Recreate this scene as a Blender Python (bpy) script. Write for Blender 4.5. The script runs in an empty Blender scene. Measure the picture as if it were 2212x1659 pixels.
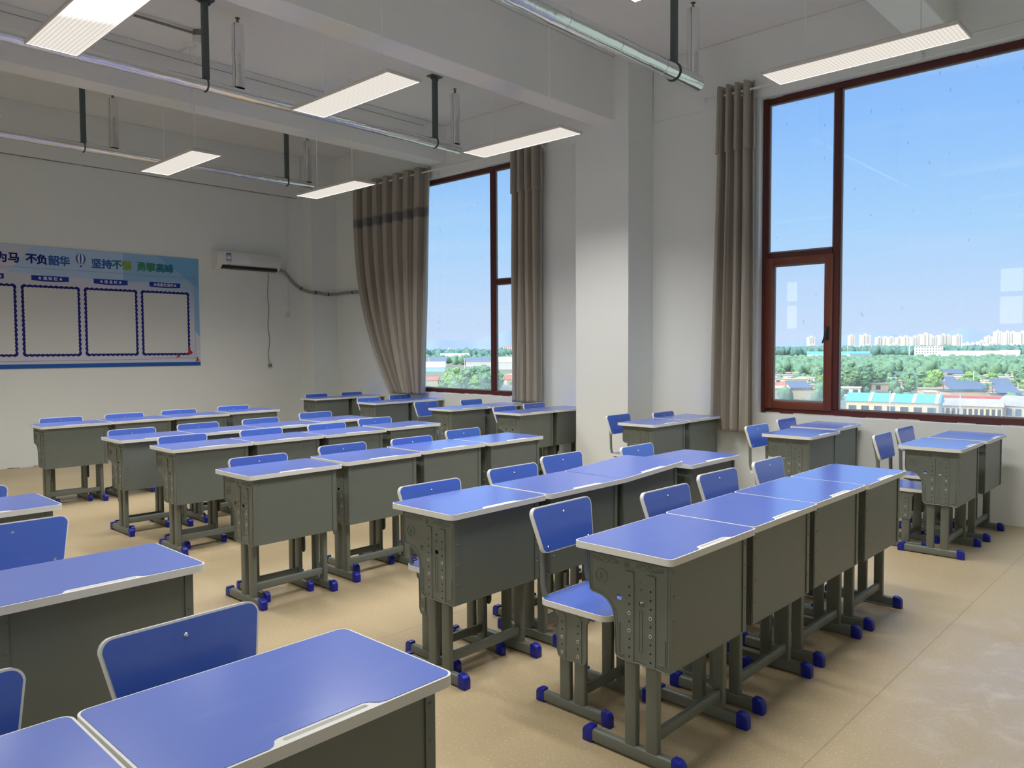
import bpy, bmesh, math, random
from mathutils import Vector, Matrix, noise
random.seed(7)
PI = math.pi
R = math.radians
SC = bpy.context.scene
COL = SC.collection

# ------------------------------------------------------------------ camera
cam_d = bpy.data.cameras.new('camera')
cam = bpy.data.objects.new('camera', cam_d); COL.objects.link(cam)
FPX = 1671.4
cam_d.sensor_width = 36.0; cam_d.lens = FPX / 2212 * 36.0
cam_d.clip_start = 0.05; cam_d.clip_end = 40000
yaw, pitch, roll = R(43.2325), R(-2.574), R(-0.3016)
Fw = Vector((math.cos(yaw)*math.cos(pitch), math.sin(yaw)*math.cos(pitch), math.sin(pitch)))
rr = Fw.cross(Vector((0, 0, 1))).normalized(); uu = rr.cross(Fw)
r2 = rr*math.cos(roll) + uu*math.sin(roll); u2 = uu*math.cos(roll) - rr*math.sin(roll)
mw = Matrix((r2, u2, -Fw)).transposed().to_4x4(); mw.translation = (0, 0, 1.42)
cam.matrix_world = mw
SC.camera = cam

# ------------------------------------------------------------------ sky, sun, exposure
SC.view_settings.view_transform = 'Standard'; SC.view_settings.look = 'None'
SC.view_settings.gamma = 1.0; SC.view_settings.use_curve_mapping = False
SC.view_settings.exposure = 0.13
LAMP_POWER = 37.0   # straight down; the louvre cuts it off towards the horizon
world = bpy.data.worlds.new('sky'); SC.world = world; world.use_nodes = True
nt = world.node_tree; nt.nodes.clear()
tc = nt.nodes.new('ShaderNodeTexCoord'); sx = nt.nodes.new('ShaderNodeSeparateXYZ')
rp = nt.nodes.new('ShaderNodeValToRGB'); bg = nt.nodes.new('ShaderNodeBackground'); wo = nt.nodes.new('ShaderNodeOutputWorld')
nt.links.new(tc.outputs['Generated'], sx.inputs[0]); nt.links.new(sx.outputs['Z'], rp.inputs[0])
cr = rp.color_ramp
cr.elements[0].position = 0.0; cr.elements[0].color = (0.64, 0.78, 1.0, 1)
cr.elements[1].position = 1.0; cr.elements[1].color = (0.62, 0.78, 1.0, 1)
for p, c in ((0.06, (0.56, 0.74, 1.0)), (0.14, (0.41, 0.68, 1.0)), (0.25, (0.28, 0.55, 1.0)), (0.42, (0.22, 0.46, 1.0)), (0.55, (0.30, 0.55, 1.0))):
    e = cr.elements.new(p); e.color = (*c, 1)
# high sky, out of view, boosted above the visible horizon as added room light
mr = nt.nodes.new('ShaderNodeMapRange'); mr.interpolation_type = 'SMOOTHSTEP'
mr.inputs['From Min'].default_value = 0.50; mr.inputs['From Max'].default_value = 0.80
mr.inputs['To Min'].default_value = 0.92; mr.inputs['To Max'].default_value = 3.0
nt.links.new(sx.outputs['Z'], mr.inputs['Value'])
sg = nt.nodes.new('ShaderNodeMapRange'); sg.interpolation_type = 'SMOOTHSTEP'     # added glow on the unseen sunward sky, for room fill and corridor-window reflections
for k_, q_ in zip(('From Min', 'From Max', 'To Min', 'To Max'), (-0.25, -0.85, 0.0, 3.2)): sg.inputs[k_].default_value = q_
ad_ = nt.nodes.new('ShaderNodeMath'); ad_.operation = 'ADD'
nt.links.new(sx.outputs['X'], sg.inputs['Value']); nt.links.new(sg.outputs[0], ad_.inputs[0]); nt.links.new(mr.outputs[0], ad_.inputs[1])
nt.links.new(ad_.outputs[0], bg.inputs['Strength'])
# thin cirrus streaks
wn = nt.nodes.new('ShaderNodeTexNoise'); wn.inputs['Scale'].default_value = 3.0; wn.inputs['Detail'].default_value = 4
wm = nt.nodes.new('ShaderNodeMapping'); wm.inputs['Scale'].default_value = (1.0, 1.0, 9.0)
nt.links.new(tc.outputs['Generated'], wm.inputs[0]); nt.links.new(wm.outputs[0], wn.inputs['Vector'])
wr = nt.nodes.new('ShaderNodeMapRange'); wr.inputs['From Min'].default_value = 0.52; wr.inputs['From Max'].default_value = 0.75
wr.inputs['To Max'].default_value = 0.22
nt.links.new(wn.outputs[0], wr.inputs['Value'])
wx = nt.nodes.new('ShaderNodeMix'); wx.data_type = 'RGBA'
nt.links.new(wr.outputs[0], wx.inputs[0]); nt.links.new(rp.outputs[0], wx.inputs[6]); wx.inputs[7].default_value = (0.68, 0.82, 0.98, 1)
sw = nt.nodes.new('ShaderNodeMix'); sw.data_type = 'RGBA'; sw.inputs[7].default_value = (1.0, 0.93, 0.82, 1)
sf = nt.nodes.new('ShaderNodeMath'); sf.operation = 'MULTIPLY'; sf.inputs[1].default_value = 0.29
nt.links.new(sg.outputs[0], sf.inputs[0]); nt.links.new(sf.outputs[0], sw.inputs[0]); nt.links.new(wx.outputs[2], sw.inputs[6])
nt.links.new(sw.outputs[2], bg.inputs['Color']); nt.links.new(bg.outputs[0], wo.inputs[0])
sd = bpy.data.lights.new('sun', 'SUN'); sd.energy = 2.7; sd.angle = R(0.6); sd.color = (1.0, 0.95, 0.86)
sun = bpy.data.objects.new('sun', sd); COL.objects.link(sun)
sun.rotation_euler = Vector((0.62, -0.52, -0.80)).to_track_quat('-Z', 'Y').to_euler()
SC.cycles.use_denoising = True
SC.cycles.max_bounces = 8; SC.cycles.diffuse_bounces = 6; SC.cycles.glossy_bounces = 3
SC.cycles.transparent_max_bounces = 10; SC.cycles.transmission_bounces = 4
SC.cycles.sample_clamp_indirect = 6.0
SC.cycles.caustics_reflective = False; SC.cycles.caustics_refractive = False

# ------------------------------------------------------------------ materials
def node_mat(name):
    m = bpy.data.materials.new(name); m.use_nodes = True
    n = m.node_tree; b = n.nodes['Principled BSDF']
    return m, n, b
def mat(name, col, rough=0.5, metal=0.0, spec=0.5, var=0.0, scale=8.0, bump=0.0, bscale=60.0, coat=0.0):
    m, n, b = node_mat(name)
    b.inputs['Base Color'].default_value = (*col, 1); b.inputs['Roughness'].default_value = rough
    b.inputs['Metallic'].default_value = metal; b.inputs['Specular IOR Level'].default_value = spec
    b.inputs['Coat Weight'].default_value = coat
    t = n.nodes.new('ShaderNodeTexCoord')
    if var:
        tx = n.nodes.new('ShaderNodeTexNoise'); tx.inputs['Scale'].default_value = scale; tx.inputs['Detail'].default_value = 5
        n.links.new(t.outputs['Object'], tx.inputs['Vector'])
        mx = n.nodes.new('ShaderNodeMix'); mx.data_type = 'RGBA'
        mx.inputs[6].default_value = (*[c*(1-var) for c in col], 1); mx.inputs[7].default_value = (*[min(1, c*(1+var)) for c in col], 1)
        n.links.new(tx.outputs[0], mx.inputs[0]); n.links.new(mx.outputs[2], b.inputs['Base Color'])
    if bump:
        tb = n.nodes.new('ShaderNodeTexNoise'); tb.inputs['Scale'].default_value = bscale; tb.inputs['Detail'].default_value = 3
        n.links.new(t.outputs['Object'], tb.inputs['Vector'])
        bp = n.nodes.new('ShaderNodeBump'); bp.inputs['Strength'].default_value = bump; bp.inputs['Distance'].default_value = 0.01
        n.links.new(tb.outputs[0], bp.inputs['Height']); n.links.new(bp.outputs[0], b.inputs['Normal'])
    return m

M = {}
M['wall'] = mat('wall_paint', (0.79, 0.82, 0.795), 0.75, spec=0.25, var=0.03, scale=1.2, bump=0.06, bscale=35)
M['ceiling'] = mat('ceiling_paint', (0.82, 0.83, 0.81), 0.85, spec=0.2, var=0.04, scale=0.8, bump=0.05, bscale=20)
M['metal'] = mat('grey_green_powder_coat', (0.155, 0.173, 0.150), 0.38, spec=0.5, var=0.06, scale=14, bump=0.03, bscale=400)
M['edge'] = mat('pale_grey_plastic', (0.80, 0.80, 0.76), 0.4, spec=0.4)
M['cap'] = mat('blue_plastic_cap', (0.004, 0.012, 0.30), 0.4)
M['steel'] = mat('bright_steel', (0.75, 0.75, 0.72), 0.25, metal=1.0)
M['bolt'] = mat('zinc_bolt', (0.62, 0.60, 0.54), 0.35, metal=0.35)
M['dark'] = mat('dark_recess', (0.012, 0.013, 0.012), 0.7)
M['frame'] = mat('dark_red_window_frame', (0.085, 0.015, 0.013), 0.35, var=0.25, scale=6, bump=0.05, bscale=30)
M['sash'] = mat('red_brown_sash', (0.16, 0.04, 0.022), 0.35, var=0.2, scale=5)
M['rubber'] = mat('grey_gasket', (0.28, 0.26, 0.24), 0.6)
M['black'] = mat('black_metal', (0.012, 0.012, 0.014), 0.35)
M['foil'] = mat('silver_foil', (0.82, 0.83, 0.85), 0.16, metal=1.0, bump=0.35, bscale=9)
M['pole'] = mat('dark_green_steel', (0.075, 0.10, 0.10), 0.45, spec=0.5)
M['white'] = mat('white_plastic', (0.72, 0.72, 0.70), 0.3)
M['acwhite'] = mat('glossy_white_plastic', (0.74, 0.74, 0.72), 0.12, coat=0.5)
M['wrap'] = mat('grey_pipe_wrap', (0.30, 0.30, 0.28), 0.7, var=0.15, scale=30, bump=0.3, bscale=60)
M['cable'] = mat('grey_cable', (0.22, 0.22, 0.20), 0.6)
M['lampcase'] = mat('lamp_housing', (0.62, 0.58, 0.53), 0.4)
M['brass'] = mat('dull_brass', (0.25, 0.2, 0.1), 0.35, metal=1.0)
M['wire'] = mat('steel_wire', (0.85, 0.85, 0.83), 0.5)

def laminate():
    m, n, b = node_mat('blue_laminate')
    t = n.nodes.new('ShaderNodeTexCoord')
    tx = n.nodes.new('ShaderNodeTexNoise'); tx.inputs['Scale'].default_value = 5.0; tx.inputs['Detail'].default_value = 6
    oi = n.nodes.new('ShaderNodeObjectInfo')
    ad = n.nodes.new('ShaderNodeVectorMath'); ad.operation = 'ADD'
    n.links.new(t.outputs['Object'], ad.inputs[0]); n.links.new(oi.outputs['Random'], ad.inputs[1])
    sc_ = n.nodes.new('ShaderNodeMapping'); sc_.inputs['Scale'].default_value = (1, 3.5, 1)
    n.links.new(ad.outputs[0], sc_.inputs[0]); n.links.new(sc_.outputs[0], tx.inputs['Vector'])
    rg = n.nodes.new('ShaderNodeMapRange'); rg.inputs['From Min'].default_value = 0.58; rg.inputs['From Max'].default_value = 0.8
    rg.inputs['To Max'].default_value = 0.35
    n.links.new(tx.outputs[0], rg.inputs['Value'])
    mx = n.nodes.new('ShaderNodeMix'); mx.data_type = 'RGBA'
    mx.inputs[6].default_value = (0.006, 0.088, 0.56, 1); mx.inputs[7].default_value = (0.08, 0.17, 0.56, 1)   # dusty smears
    n.links.new(rg.outputs[0], mx.inputs[0]); n.links.new(mx.outputs[2], b.inputs['Base Color'])
    b.inputs['Roughness'].default_value = 0.55; b.inputs['Specular IOR Level'].default_value = 1.0
    b.inputs['Coat Weight'].default_value = 0.9; b.inputs['Coat IOR'].default_value = 1.65; b.inputs['Coat Roughness'].default_value = 0.20
    b.inputs['Sheen Weight'].default_value = 0.12; b.inputs['Sheen Roughness'].default_value = 0.5
    return m
M['lam'] = laminate()

def floor_mat():
    m, n, b = node_mat('tan_vinyl_floor')
    t = n.nodes.new('ShaderNodeTexCoord')
    def noise_(scale, det=3):
        x = n.nodes.new('ShaderNodeTexNoise'); x.inputs['Scale'].default_value = scale; x.inputs['Detail'].default_value = det
        n.links.new(t.outputs['Object'], x.inputs['Vector']); return x
    def mix(fac, a, c):
        x = n.nodes.new('ShaderNodeMix'); x.data_type = 'RGBA'
        n.links.new(fac, x.inputs[0])
        if isinstance(a, tuple): x.inputs[6].default_value = (*a, 1)
        else: n.links.new(a, x.inputs[6])
        if isinstance(c, tuple): x.inputs[7].default_value = (*c, 1)
        else: n.links.new(c, x.inputs[7])
        return x.outputs[2]
    def rng(v, a, b_, c=0.0, d=1.0):
        x = n.nodes.new('ShaderNodeMapRange'); n.links.new(v, x.inputs['Value'])
        for k, q in zip(('From Min', 'From Max', 'To Min', 'To Max'), (a, b_, c, d)): x.inputs[k].default_value = q
        return x.outputs[0]
    base = mix(noise_(0.7, 4).outputs[0], (0.415, 0.325, 0.185), (0.50, 0.40, 0.245))
    base = mix(rng(noise_(90, 2).outputs[0], 0.60, 0.68, 0, 0.55), base, (0.68, 0.56, 0.40))
    base = mix(rng(noise_(140, 2).outputs[0], 0.66, 0.72, 0, 0.5), base, (0.24, 0.17, 0.10))
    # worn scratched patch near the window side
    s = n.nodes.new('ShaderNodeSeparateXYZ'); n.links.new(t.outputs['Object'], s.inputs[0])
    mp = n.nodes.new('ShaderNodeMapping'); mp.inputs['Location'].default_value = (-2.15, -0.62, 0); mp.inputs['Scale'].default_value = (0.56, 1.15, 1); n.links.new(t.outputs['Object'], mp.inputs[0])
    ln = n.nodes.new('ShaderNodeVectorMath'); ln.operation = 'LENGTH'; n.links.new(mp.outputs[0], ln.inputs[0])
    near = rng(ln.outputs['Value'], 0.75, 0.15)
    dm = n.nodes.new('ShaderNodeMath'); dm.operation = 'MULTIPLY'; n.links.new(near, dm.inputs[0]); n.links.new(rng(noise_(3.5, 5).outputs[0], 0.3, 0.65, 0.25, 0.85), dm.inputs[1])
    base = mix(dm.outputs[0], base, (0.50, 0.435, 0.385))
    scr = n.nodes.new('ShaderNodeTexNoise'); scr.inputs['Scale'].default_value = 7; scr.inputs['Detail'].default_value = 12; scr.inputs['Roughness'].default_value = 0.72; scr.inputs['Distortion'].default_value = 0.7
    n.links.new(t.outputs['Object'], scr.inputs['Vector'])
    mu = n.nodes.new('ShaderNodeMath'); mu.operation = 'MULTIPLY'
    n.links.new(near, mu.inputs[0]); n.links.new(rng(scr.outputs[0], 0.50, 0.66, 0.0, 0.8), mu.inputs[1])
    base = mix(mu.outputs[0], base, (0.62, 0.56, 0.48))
    # welded seams between the vinyl sheets
    a = n.nodes.new('ShaderNodeMath'); a.operation = 'MULTIPLY_ADD'; a.inputs[1].default_value = 0.5; a.inputs[2].default_value = 10.48
    n.links.new(s.outputs['Y'], a.inputs[0])
    f = n.nodes.new('ShaderNodeMath'); f.operation = 'FRACT'; n.links.new(a.outputs[0], f.inputs[0])
    l = n.nodes.new('ShaderNodeMath'); l.operation = 'LESS_THAN'; l.inputs[1].default_value = 0.0018; n.links.new(f.outputs[0], l.inputs[0])
    base = mix(l.outputs[0], base, (0.30, 0.22, 0.14))
    n.links.new(base, b.inputs['Base Color'])
    n.links.new(rng(noise_(2.0, 3).outputs[0], 0.3, 0.7, 0.38, 0.55), b.inputs['Roughness'])
    b.inputs['Specular IOR Level'].default_value = 0.45
    return m
M['floor'] = floor_mat()

def glass_mat():
    m = bpy.data.materials.new('dusty_window_glass'); m.use_nodes = True
    n = m.node_tree; n.nodes.clear()
    o = n.nodes.new('ShaderNodeOutputMaterial'); tr = n.nodes.new('ShaderNodeBsdfTransparent'); gl = n.nodes.new('ShaderNodeBsdfGlossy')
    gl.inputs['Roughness'].default_value = 0.0; gl.inputs[0].default_value = (1, 1, 1, 1); tr.inputs[0].default_value = (0.97, 0.985, 1.0, 1)
    fr = n.nodes.new('ShaderNodeFresnel'); fr.inputs[0].default_value = 1.45
    mx = n.nodes.new('ShaderNodeMixShader')
    n.links.new(fr.outputs[0], mx.inputs[0]); n.links.new(tr.outputs[0], mx.inputs[1]); n.links.new(gl.outputs[0], mx.inputs[2])
    df = n.nodes.new('ShaderNodeBsdfTranslucent'); df.inputs[0].default_value = (0.95, 0.92, 0.86, 1)
    t = n.nodes.new('ShaderNodeTexCoord'); s = n.nodes.new('ShaderNodeSeparateXYZ'); n.links.new(t.outputs['Object'], s.inputs[0])
    r1 = n.nodes.new('ShaderNodeMapRange'); r1.interpolation_type = 'SMOOTHERSTEP'
    for k, q in zip(('From Min', 'From Max', 'To Min', 'To Max'), (1.22, 0.84, 0.05, 0.42)): r1.inputs[k].default_value = q  # dust thickest low down; the thin all-over veil also stands in for outdoor haze
    n.links.new(s.outputs['Z'], r1.inputs['Value'])
    nz = n.nodes.new('ShaderNodeTexNoise'); nz.inputs['Scale'].default_value = 2.2; nz.inputs['Detail'].default_value = 6
    mp = n.nodes.new('ShaderNodeMapping'); mp.inputs['Scale'].default_value = (1, 3, 0.8)
    n.links.new(t.outputs['Object'], mp.inputs[0]); n.links.new(mp.outputs[0], nz.inputs['Vector'])
    mm = n.nodes.new('ShaderNodeMath'); mm.operation = 'MULTIPLY'
    r2_ = n.nodes.new('ShaderNodeMapRange')
    for k, q in zip(('From Min', 'From Max', 'To Min', 'To Max'), (0.3, 0.7, 0.4, 1.5)): r2_.inputs[k].default_value = q
    n.links.new(nz.outputs[0], r2_.inputs['Value'])
    n.links.new(r1.outputs[0], mm.inputs[0]); n.links.new(r2_.outputs[0], mm.inputs[1])
    m2 = n.nodes.new('ShaderNodeMixShader'); n.links.new(mm.outputs[0], m2.inputs[0])
    n.links.new(mx.outputs[0], m2.inputs[1]); n.links.new(df.outputs[0], m2.inputs[2])
    # small dark splashes of dirt
    vz = n.nodes.new('ShaderNodeTexVoronoi'); vz.inputs['Scale'].default_value = 4.5
    mp2 = n.nodes.new('ShaderNodeMapping'); mp2.inputs['Scale'].default_value = (1, 2.4, 1.0)
    nv = n.nodes.new('ShaderNodeTexNoise'); nv.inputs['Scale'].default_value = 14
    n.links.new(t.outputs['Object'], nv.inputs['Vector'])
    av = n.nodes.new('ShaderNodeVectorMath'); av.operation = 'MULTIPLY_ADD'; av.inputs[1].default_value = (0.05,)*3
    n.links.new(nv.outputs[1], av.inputs[0]); n.links.new(t.outputs['Object'], av.inputs[2]); n.links.new(av.outputs[0], mp2.inputs[0])
    n.links.new(mp2.outputs[0], vz.inputs['Vector'])
    r3 = n.nodes.new('ShaderNodeMapRange')
    for k, q in zip(('From Min', 'From Max', 'To Min', 'To Max'), (0.095, 0.04, 0.0, 0.32)): r3.inputs[k].default_value = q
    n.links.new(vz.outputs['Distance'], r3.inputs['Value'])
    dk = n.nodes.new('ShaderNodeBsdfTransparent'); dk.inputs[0].default_value = (0.25, 0.3, 0.4, 1)
    m3 = n.nodes.new('ShaderNodeMixShader'); n.links.new(r3.outputs[0], m3.inputs[0]); n.links.new(m2.outputs[0], m3.inputs[1]); n.links.new(dk.outputs[0], m3.inputs[2])
    n.links.new(m3.outputs[0], o.inputs[0])
    return m
M['glass'] = glass_mat()

def lamp_mat():
    m = bpy.data.materials.new('lamp_louvre_glow'); m.use_nodes = True
    n = m.node_tree; n.nodes.clear()
    o = n.nodes.new('ShaderNodeOutputMaterial'); e = n.nodes.new('ShaderNodeEmission')
    t = n.nodes.new('ShaderNodeTexCoord'); s = n.nodes.new('ShaderNodeSeparateXYZ'); n.links.new(t.outputs['Object'], s.inputs[0])
    def line(out, pitch, frac):
        a = n.nodes.new('ShaderNodeMath'); a.operation = 'MULTIPLY_ADD'; a.inputs[1].default_value = 1/pitch; a.inputs[2].default_value = 100.25
        n.links.new(out, a.inputs[0])
        f = n.nodes.new('ShaderNodeMath'); f.operation = 'FRACT'; n.links.new(a.outputs[0], f.inputs[0])
        l = n.nodes.new('ShaderNodeMath'); l.operation = 'LESS_THAN'; l.inputs[1].default_value = frac; n.links.new(f.outputs[0], l.inputs[0])
        return l.outputs[0]
    a1 = line(s.outputs['X'], 0.0235, 0.26); a2 = line(s.outputs['Y'], 0.0235, 0.20)
    mx = n.nodes.new('ShaderNodeMath'); mx.operation = 'MAXIMUM'; n.links.new(a1, mx.inputs[0]); n.links.new(a2, mx.inputs[1])
    mr_ = n.nodes.new('ShaderNodeMapRange'); n.links.new(mx.outputs[0], mr_.inputs['Value'])
    mr_.inputs['To Min'].default_value = 0.85; mr_.inputs['To Max'].default_value = 0.60
    e.inputs[0].default_value = (1.0, 0.93, 0.84, 1)
    # the deep louvre cells send more light straight down than sideways
    ge = n.nodes.new('ShaderNodeNewGeometry'); dt = n.nodes.new('ShaderNodeVectorMath'); dt.operation = 'DOT_PRODUCT'
    n.links.new(ge.outputs['Incoming'], dt.inputs[0]); n.links.new(ge.outputs['Normal'], dt.inputs[1])
    ab = n.nodes.new('ShaderNodeMath'); ab.operation = 'ABSOLUTE'; n.links.new(dt.outputs['Value'], ab.inputs[0])
    ct = n.nodes.new('ShaderNodeMapRange'); ct.interpolation_type = 'LINEAR'
    for k, q in zip(('From Min', 'From Max', 'To Min', 'To Max'), (0.345, 0.70, 0.0, LAMP_POWER)): ct.inputs[k].default_value = q
    n.links.new(ab.outputs[0], ct.inputs['Value'])
    e2 = n.nodes.new('ShaderNodeEmission'); e2.inputs[0].default_value = (1.0, 0.975, 0.945, 1); n.links.new(ct.outputs[0], e2.inputs[1])
    n.links.new(mr_.outputs[0], e.inputs[1]); sm = n.nodes.new('ShaderNodeAddShader')
    n.links.new(e.outputs[0], sm.inputs[0]); n.links.new(e2.outputs[0], sm.inputs[1]); n.links.new(sm.outputs[0], o.inputs[0])
    return m
M['lamp'] = lamp_mat()

def curtain_mat():
    m, n, b = node_mat('taupe_striped_satin')
    t = n.nodes.new('ShaderNodeTexCoord')
    mp = n.nodes.new('ShaderNodeMapping'); mp.inputs['Scale'].default_value = (1, 0, 0)
    n.links.new(t.outputs['UV'], mp.inputs[0])
    nz = n.nodes.new('ShaderNodeTexNoise'); nz.inputs['Scale'].default_value = 110; nz.inputs['Detail'].default_value = 3
    n.links.new(mp.outputs[0], nz.inputs['Vector'])
    mx = n.nodes.new('ShaderNodeMix'); mx.data_type = 'RGBA'
    mx.inputs[6].default_value = (0.15, 0.132, 0.105, 1); mx.inputs[7].default_value = (0.52, 0.475, 0.395, 1)
    n.links.new(nz.outputs[0], mx.inputs[0])
    at = n.nodes.new('ShaderNodeAttribute'); at.attribute_name = 'banded'
    m2 = n.nodes.new('ShaderNodeMix'); m2.data_type = 'RGBA'; n.links.new(at.outputs['Fac'], m2.inputs[0])
    n.links.new(mx.outputs[2], m2.inputs[6]); m2.inputs[7].default_value = (0.14, 0.14, 0.135, 1)
    n.links.new(m2.outputs[2], b.inputs['Base Color']); b.inputs['Roughness'].default_value = 0.38
    b.inputs['Sheen Weight'].default_value = 0.3
    return m
M['curtain'] = curtain_mat()

# ------------------------------------------------------------------ mesh helpers
def box(bm, x0, x1, y0, y1, z0, z1, bevel=0.0, seg=1, mi=0):
    r = bmesh.ops.create_cube(bm, size=1.0)
    vs = r['verts']
    bmesh.ops.scale(bm, vec=(x1-x0, y1-y0, z1-z0), verts=vs)
    bmesh.ops.translate(bm, vec=((x0+x1)/2, (y0+y1)/2, (z0+z1)/2), verts=vs)
    fs = set(f for v in vs for f in v.link_faces)
    if bevel:
        es = list(set(e for v in vs for e in v.link_edges))
        rb = bmesh.ops.bevel(bm, geom=es, offset=bevel, segments=seg, affect='EDGES', profile=0.5)
        fs = set(rb['faces']) | set(f for f in fs if f.is_valid)
        fs = set(f for v in rb['verts'] for f in v.link_faces) | fs
    for f in fs: f.material_index = mi
    return list(set(v for f in fs for v in f.verts))

def cyl(bm, a, b, r, n=12, r1=None, mi=0, caps=True):
    a, b = Vector(a), Vector(b); d = b-a; L = d.length
    res = bmesh.ops.create_cone(bm, cap_ends=caps, segments=n, radius1=r, radius2=(r if r1 is None else r1), depth=L)
    q = d.to_track_quat('Z', 'Y').to_matrix().to_4x4(); q.translation = (a+b)/2
    bmesh.ops.transform(bm, matrix=q, verts=res['verts'])
    for f in set(f for v in res['verts'] for f in v.link_faces): f.material_index = mi; f.smooth = len(f.verts) == 4
    return res['verts']

def tube(bm, pts, r, n=8, mi=0, flat=1.0, up=None):
    """swept tube through pts, radius r across, r*flat along 'up'"""
    pts = [Vector(p) for p in pts]; rings = []
    prev = None
    for i, p in enumerate(pts):
        t = ((pts[i+1] if i < len(pts)-1 else p) - (pts[i-1] if i else p)).normalized()
        ref = Vector(up) if up else (prev if prev else (Vector((0, 0, 1)) if abs(t.z) < 0.9 else Vector((1, 0, 0))))
        s = t.cross(ref)
        if s.length < 1e-5: s = t.cross(Vector((0.3, 1, 0.2)))
        s.normalize(); w = s.cross(t).normalized(); prev = w
        rad = r[i] if isinstance(r, (list, tuple)) else r
        rings.append([bm.verts.new(p + s*math.cos(2*PI*k/n)*rad + w*math.sin(2*PI*k/n)*rad*flat) for k in range(n)])
    for a, b in zip(rings, rings[1:]):
        for k in range(n):
            f = bm.faces.new((a[k], a[(k+1) % n], b[(k+1) % n], b[k])); f.smooth = True; f.material_index = mi
    for rg in (rings[0][::-1], rings[-1]):
        f = bm.faces.new(rg); f.material_index = mi
    return [v for q in rings for v in q]

def rrect(w, h, r, n=5, cx=0, cy=0):
    o = []
    for sx_, sy_, a0 in ((1, 1, 0), (-1, 1, 90), (-1, -1, 180), (1, -1, 270)):
        for k in range(n+1):
            a = R(a0 + 90*k/n)
            o.append((cx + sx_*(w/2-r) + r*math.cos(a), cy + sy_*(h/2-r) + r*math.sin(a)))
    return o
def circ(cx, cy, r, n=12):
    return [(cx+r*math.cos(2*PI*k/n), cy+r*math.sin(2*PI*k/n)) for k in range(n)]
def offset(poly, d):
    """inset a counter-clockwise polygon by d"""
    out = []; n = len(poly)
    for i in range(n):
        p0, p1, p2 = Vector(poly[i-1]), Vector(poly[i]), Vector(poly[(i+1) % n])
        e1 = (p1-p0); e2 = (p2-p1)
        if e1.length < 1e-9 or e2.length < 1e-9: out.append(tuple(p1)); continue
        e1.normalize(); e2.normalize()
        n1 = Vector((-e1.y, e1.x)); n2 = Vector((-e2.y, e2.x)); b = n1+n2
        if b.length < 1e-6: b = n1
        b = b / max(0.35, b.dot(n1)) if b.length else n1
        out.append((p1.x+b.x*d, p1.y+b.y*d))
    return out

def plate(bm, outer, z0, z1, holes=(), pockets=(), mi=0, T=None):
    """flat plate with through holes and pockets (pts, depth) sunk in its top"""
    made = []
    def ring(pts, z):
        vs = [bm.verts.new((x, y, z)) for x, y in pts]; made.extend(vs)
        es = [bm.edges.new((vs[i], vs[(i+1) % len(vs)])) for i in range(len(vs))]
        return vs, es
    def side(a, b):
        n = len(a)
        for i in range(n):
            f = bm.faces.new((a[i], a[(i+1) % n], b[(i+1) % n], b[i])); f.material_index = mi; f.smooth = n > 20
    tops, bots, te, be = [], [], [], []
    for pts in [outer]+list(holes):
        v, e = ring(pts, z1); tops.append(v); te += e
        v2, e2_ = ring(pts, z0); bots.append(v2); be += e2_
    pk = []
    for pts, dep in pockets:
        v, e = ring(pts, z1); te += e
        v2, e2_ = ring(offset(pts, dep*0.5), z1-dep); pk.append((v, v2, e2_))
    for es in (te, be):
        g = bmesh.ops.triangle_fill(bm, edges=es, use_beauty=True, use_dissolve=False)
        for f in g['geom']:
            if isinstance(f, bmesh.types.BMFace): f.material_index = mi
    for a, b in zip(tops, bots): side(a, b)
    for a, b, es in pk:
        side(a, b)
        g = bmesh.ops.triangle_fill(bm, edges=es, use_beauty=True)
        for f in g['geom']:
            if isinstance(f, bmesh.types.BMFace): f.material_index = mi
    if T is not None: bmesh.ops.transform(bm, matrix=T, verts=made)
    return made

def link(o, parent=None):
    COL.objects.link(o)
    if parent is not None: o.parent = parent
    return o
def obj(name, bm, mats, parent=None, recalc=True, loc=None):
    if recalc: bmesh.ops.recalc_face_normals(bm, faces=bm.faces)
    me = bpy.data.meshes.new(name); bm.to_mesh(me); bm.free()
    me.set_sharp_from_angle(angle=R(38))
    for m in (mats if isinstance(mats, (list, tuple)) else [mats]): me.materials.append(m)
    o = bpy.data.objects.new(name, me)
    if loc: o.location = loc
    return link(o, parent)
def tag(o, label=None, cat=None, group=None, kind=None):
    if label: o['label'] = label
    if cat: o['category'] = cat
    if group: o['group'] = group
    if kind: o['kind'] = kind
    return o
def empty(name, label, cat, loc=(0, 0, 0), rz=0.0, group=None):
    o = bpy.data.objects.new(name, None); o.location = loc; o.rotation_euler = (0, 0, rz); o.empty_display_size = 0.1
    link(o); return tag(o, label, cat, group)
KIDS = {}
def kids(o): return [c for c in bpy.data.objects if c.parent == o]
def dup(src, loc, rz=0.0, label=None, group=None):
    """copy a thing with its parts and sub-parts"""
    if src.name not in KIDS: KIDS[src.name] = [(c, [(g, None) for g in kids(c)]) for c in kids(src)]
    r = src.copy(); COL.objects.link(r); r.location = loc; r.rotation_euler = (0, 0, rz)
    if label: r['label'] = label
    if group: r['group'] = group
    for c, gs in KIDS[src.name]:
        d = c.copy(); COL.objects.link(d); d.parent = r
        for g, _ in gs:
            h = g.copy(); COL.objects.link(h); h.parent = d
    return r
def B(): return bmesh.new()

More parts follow.
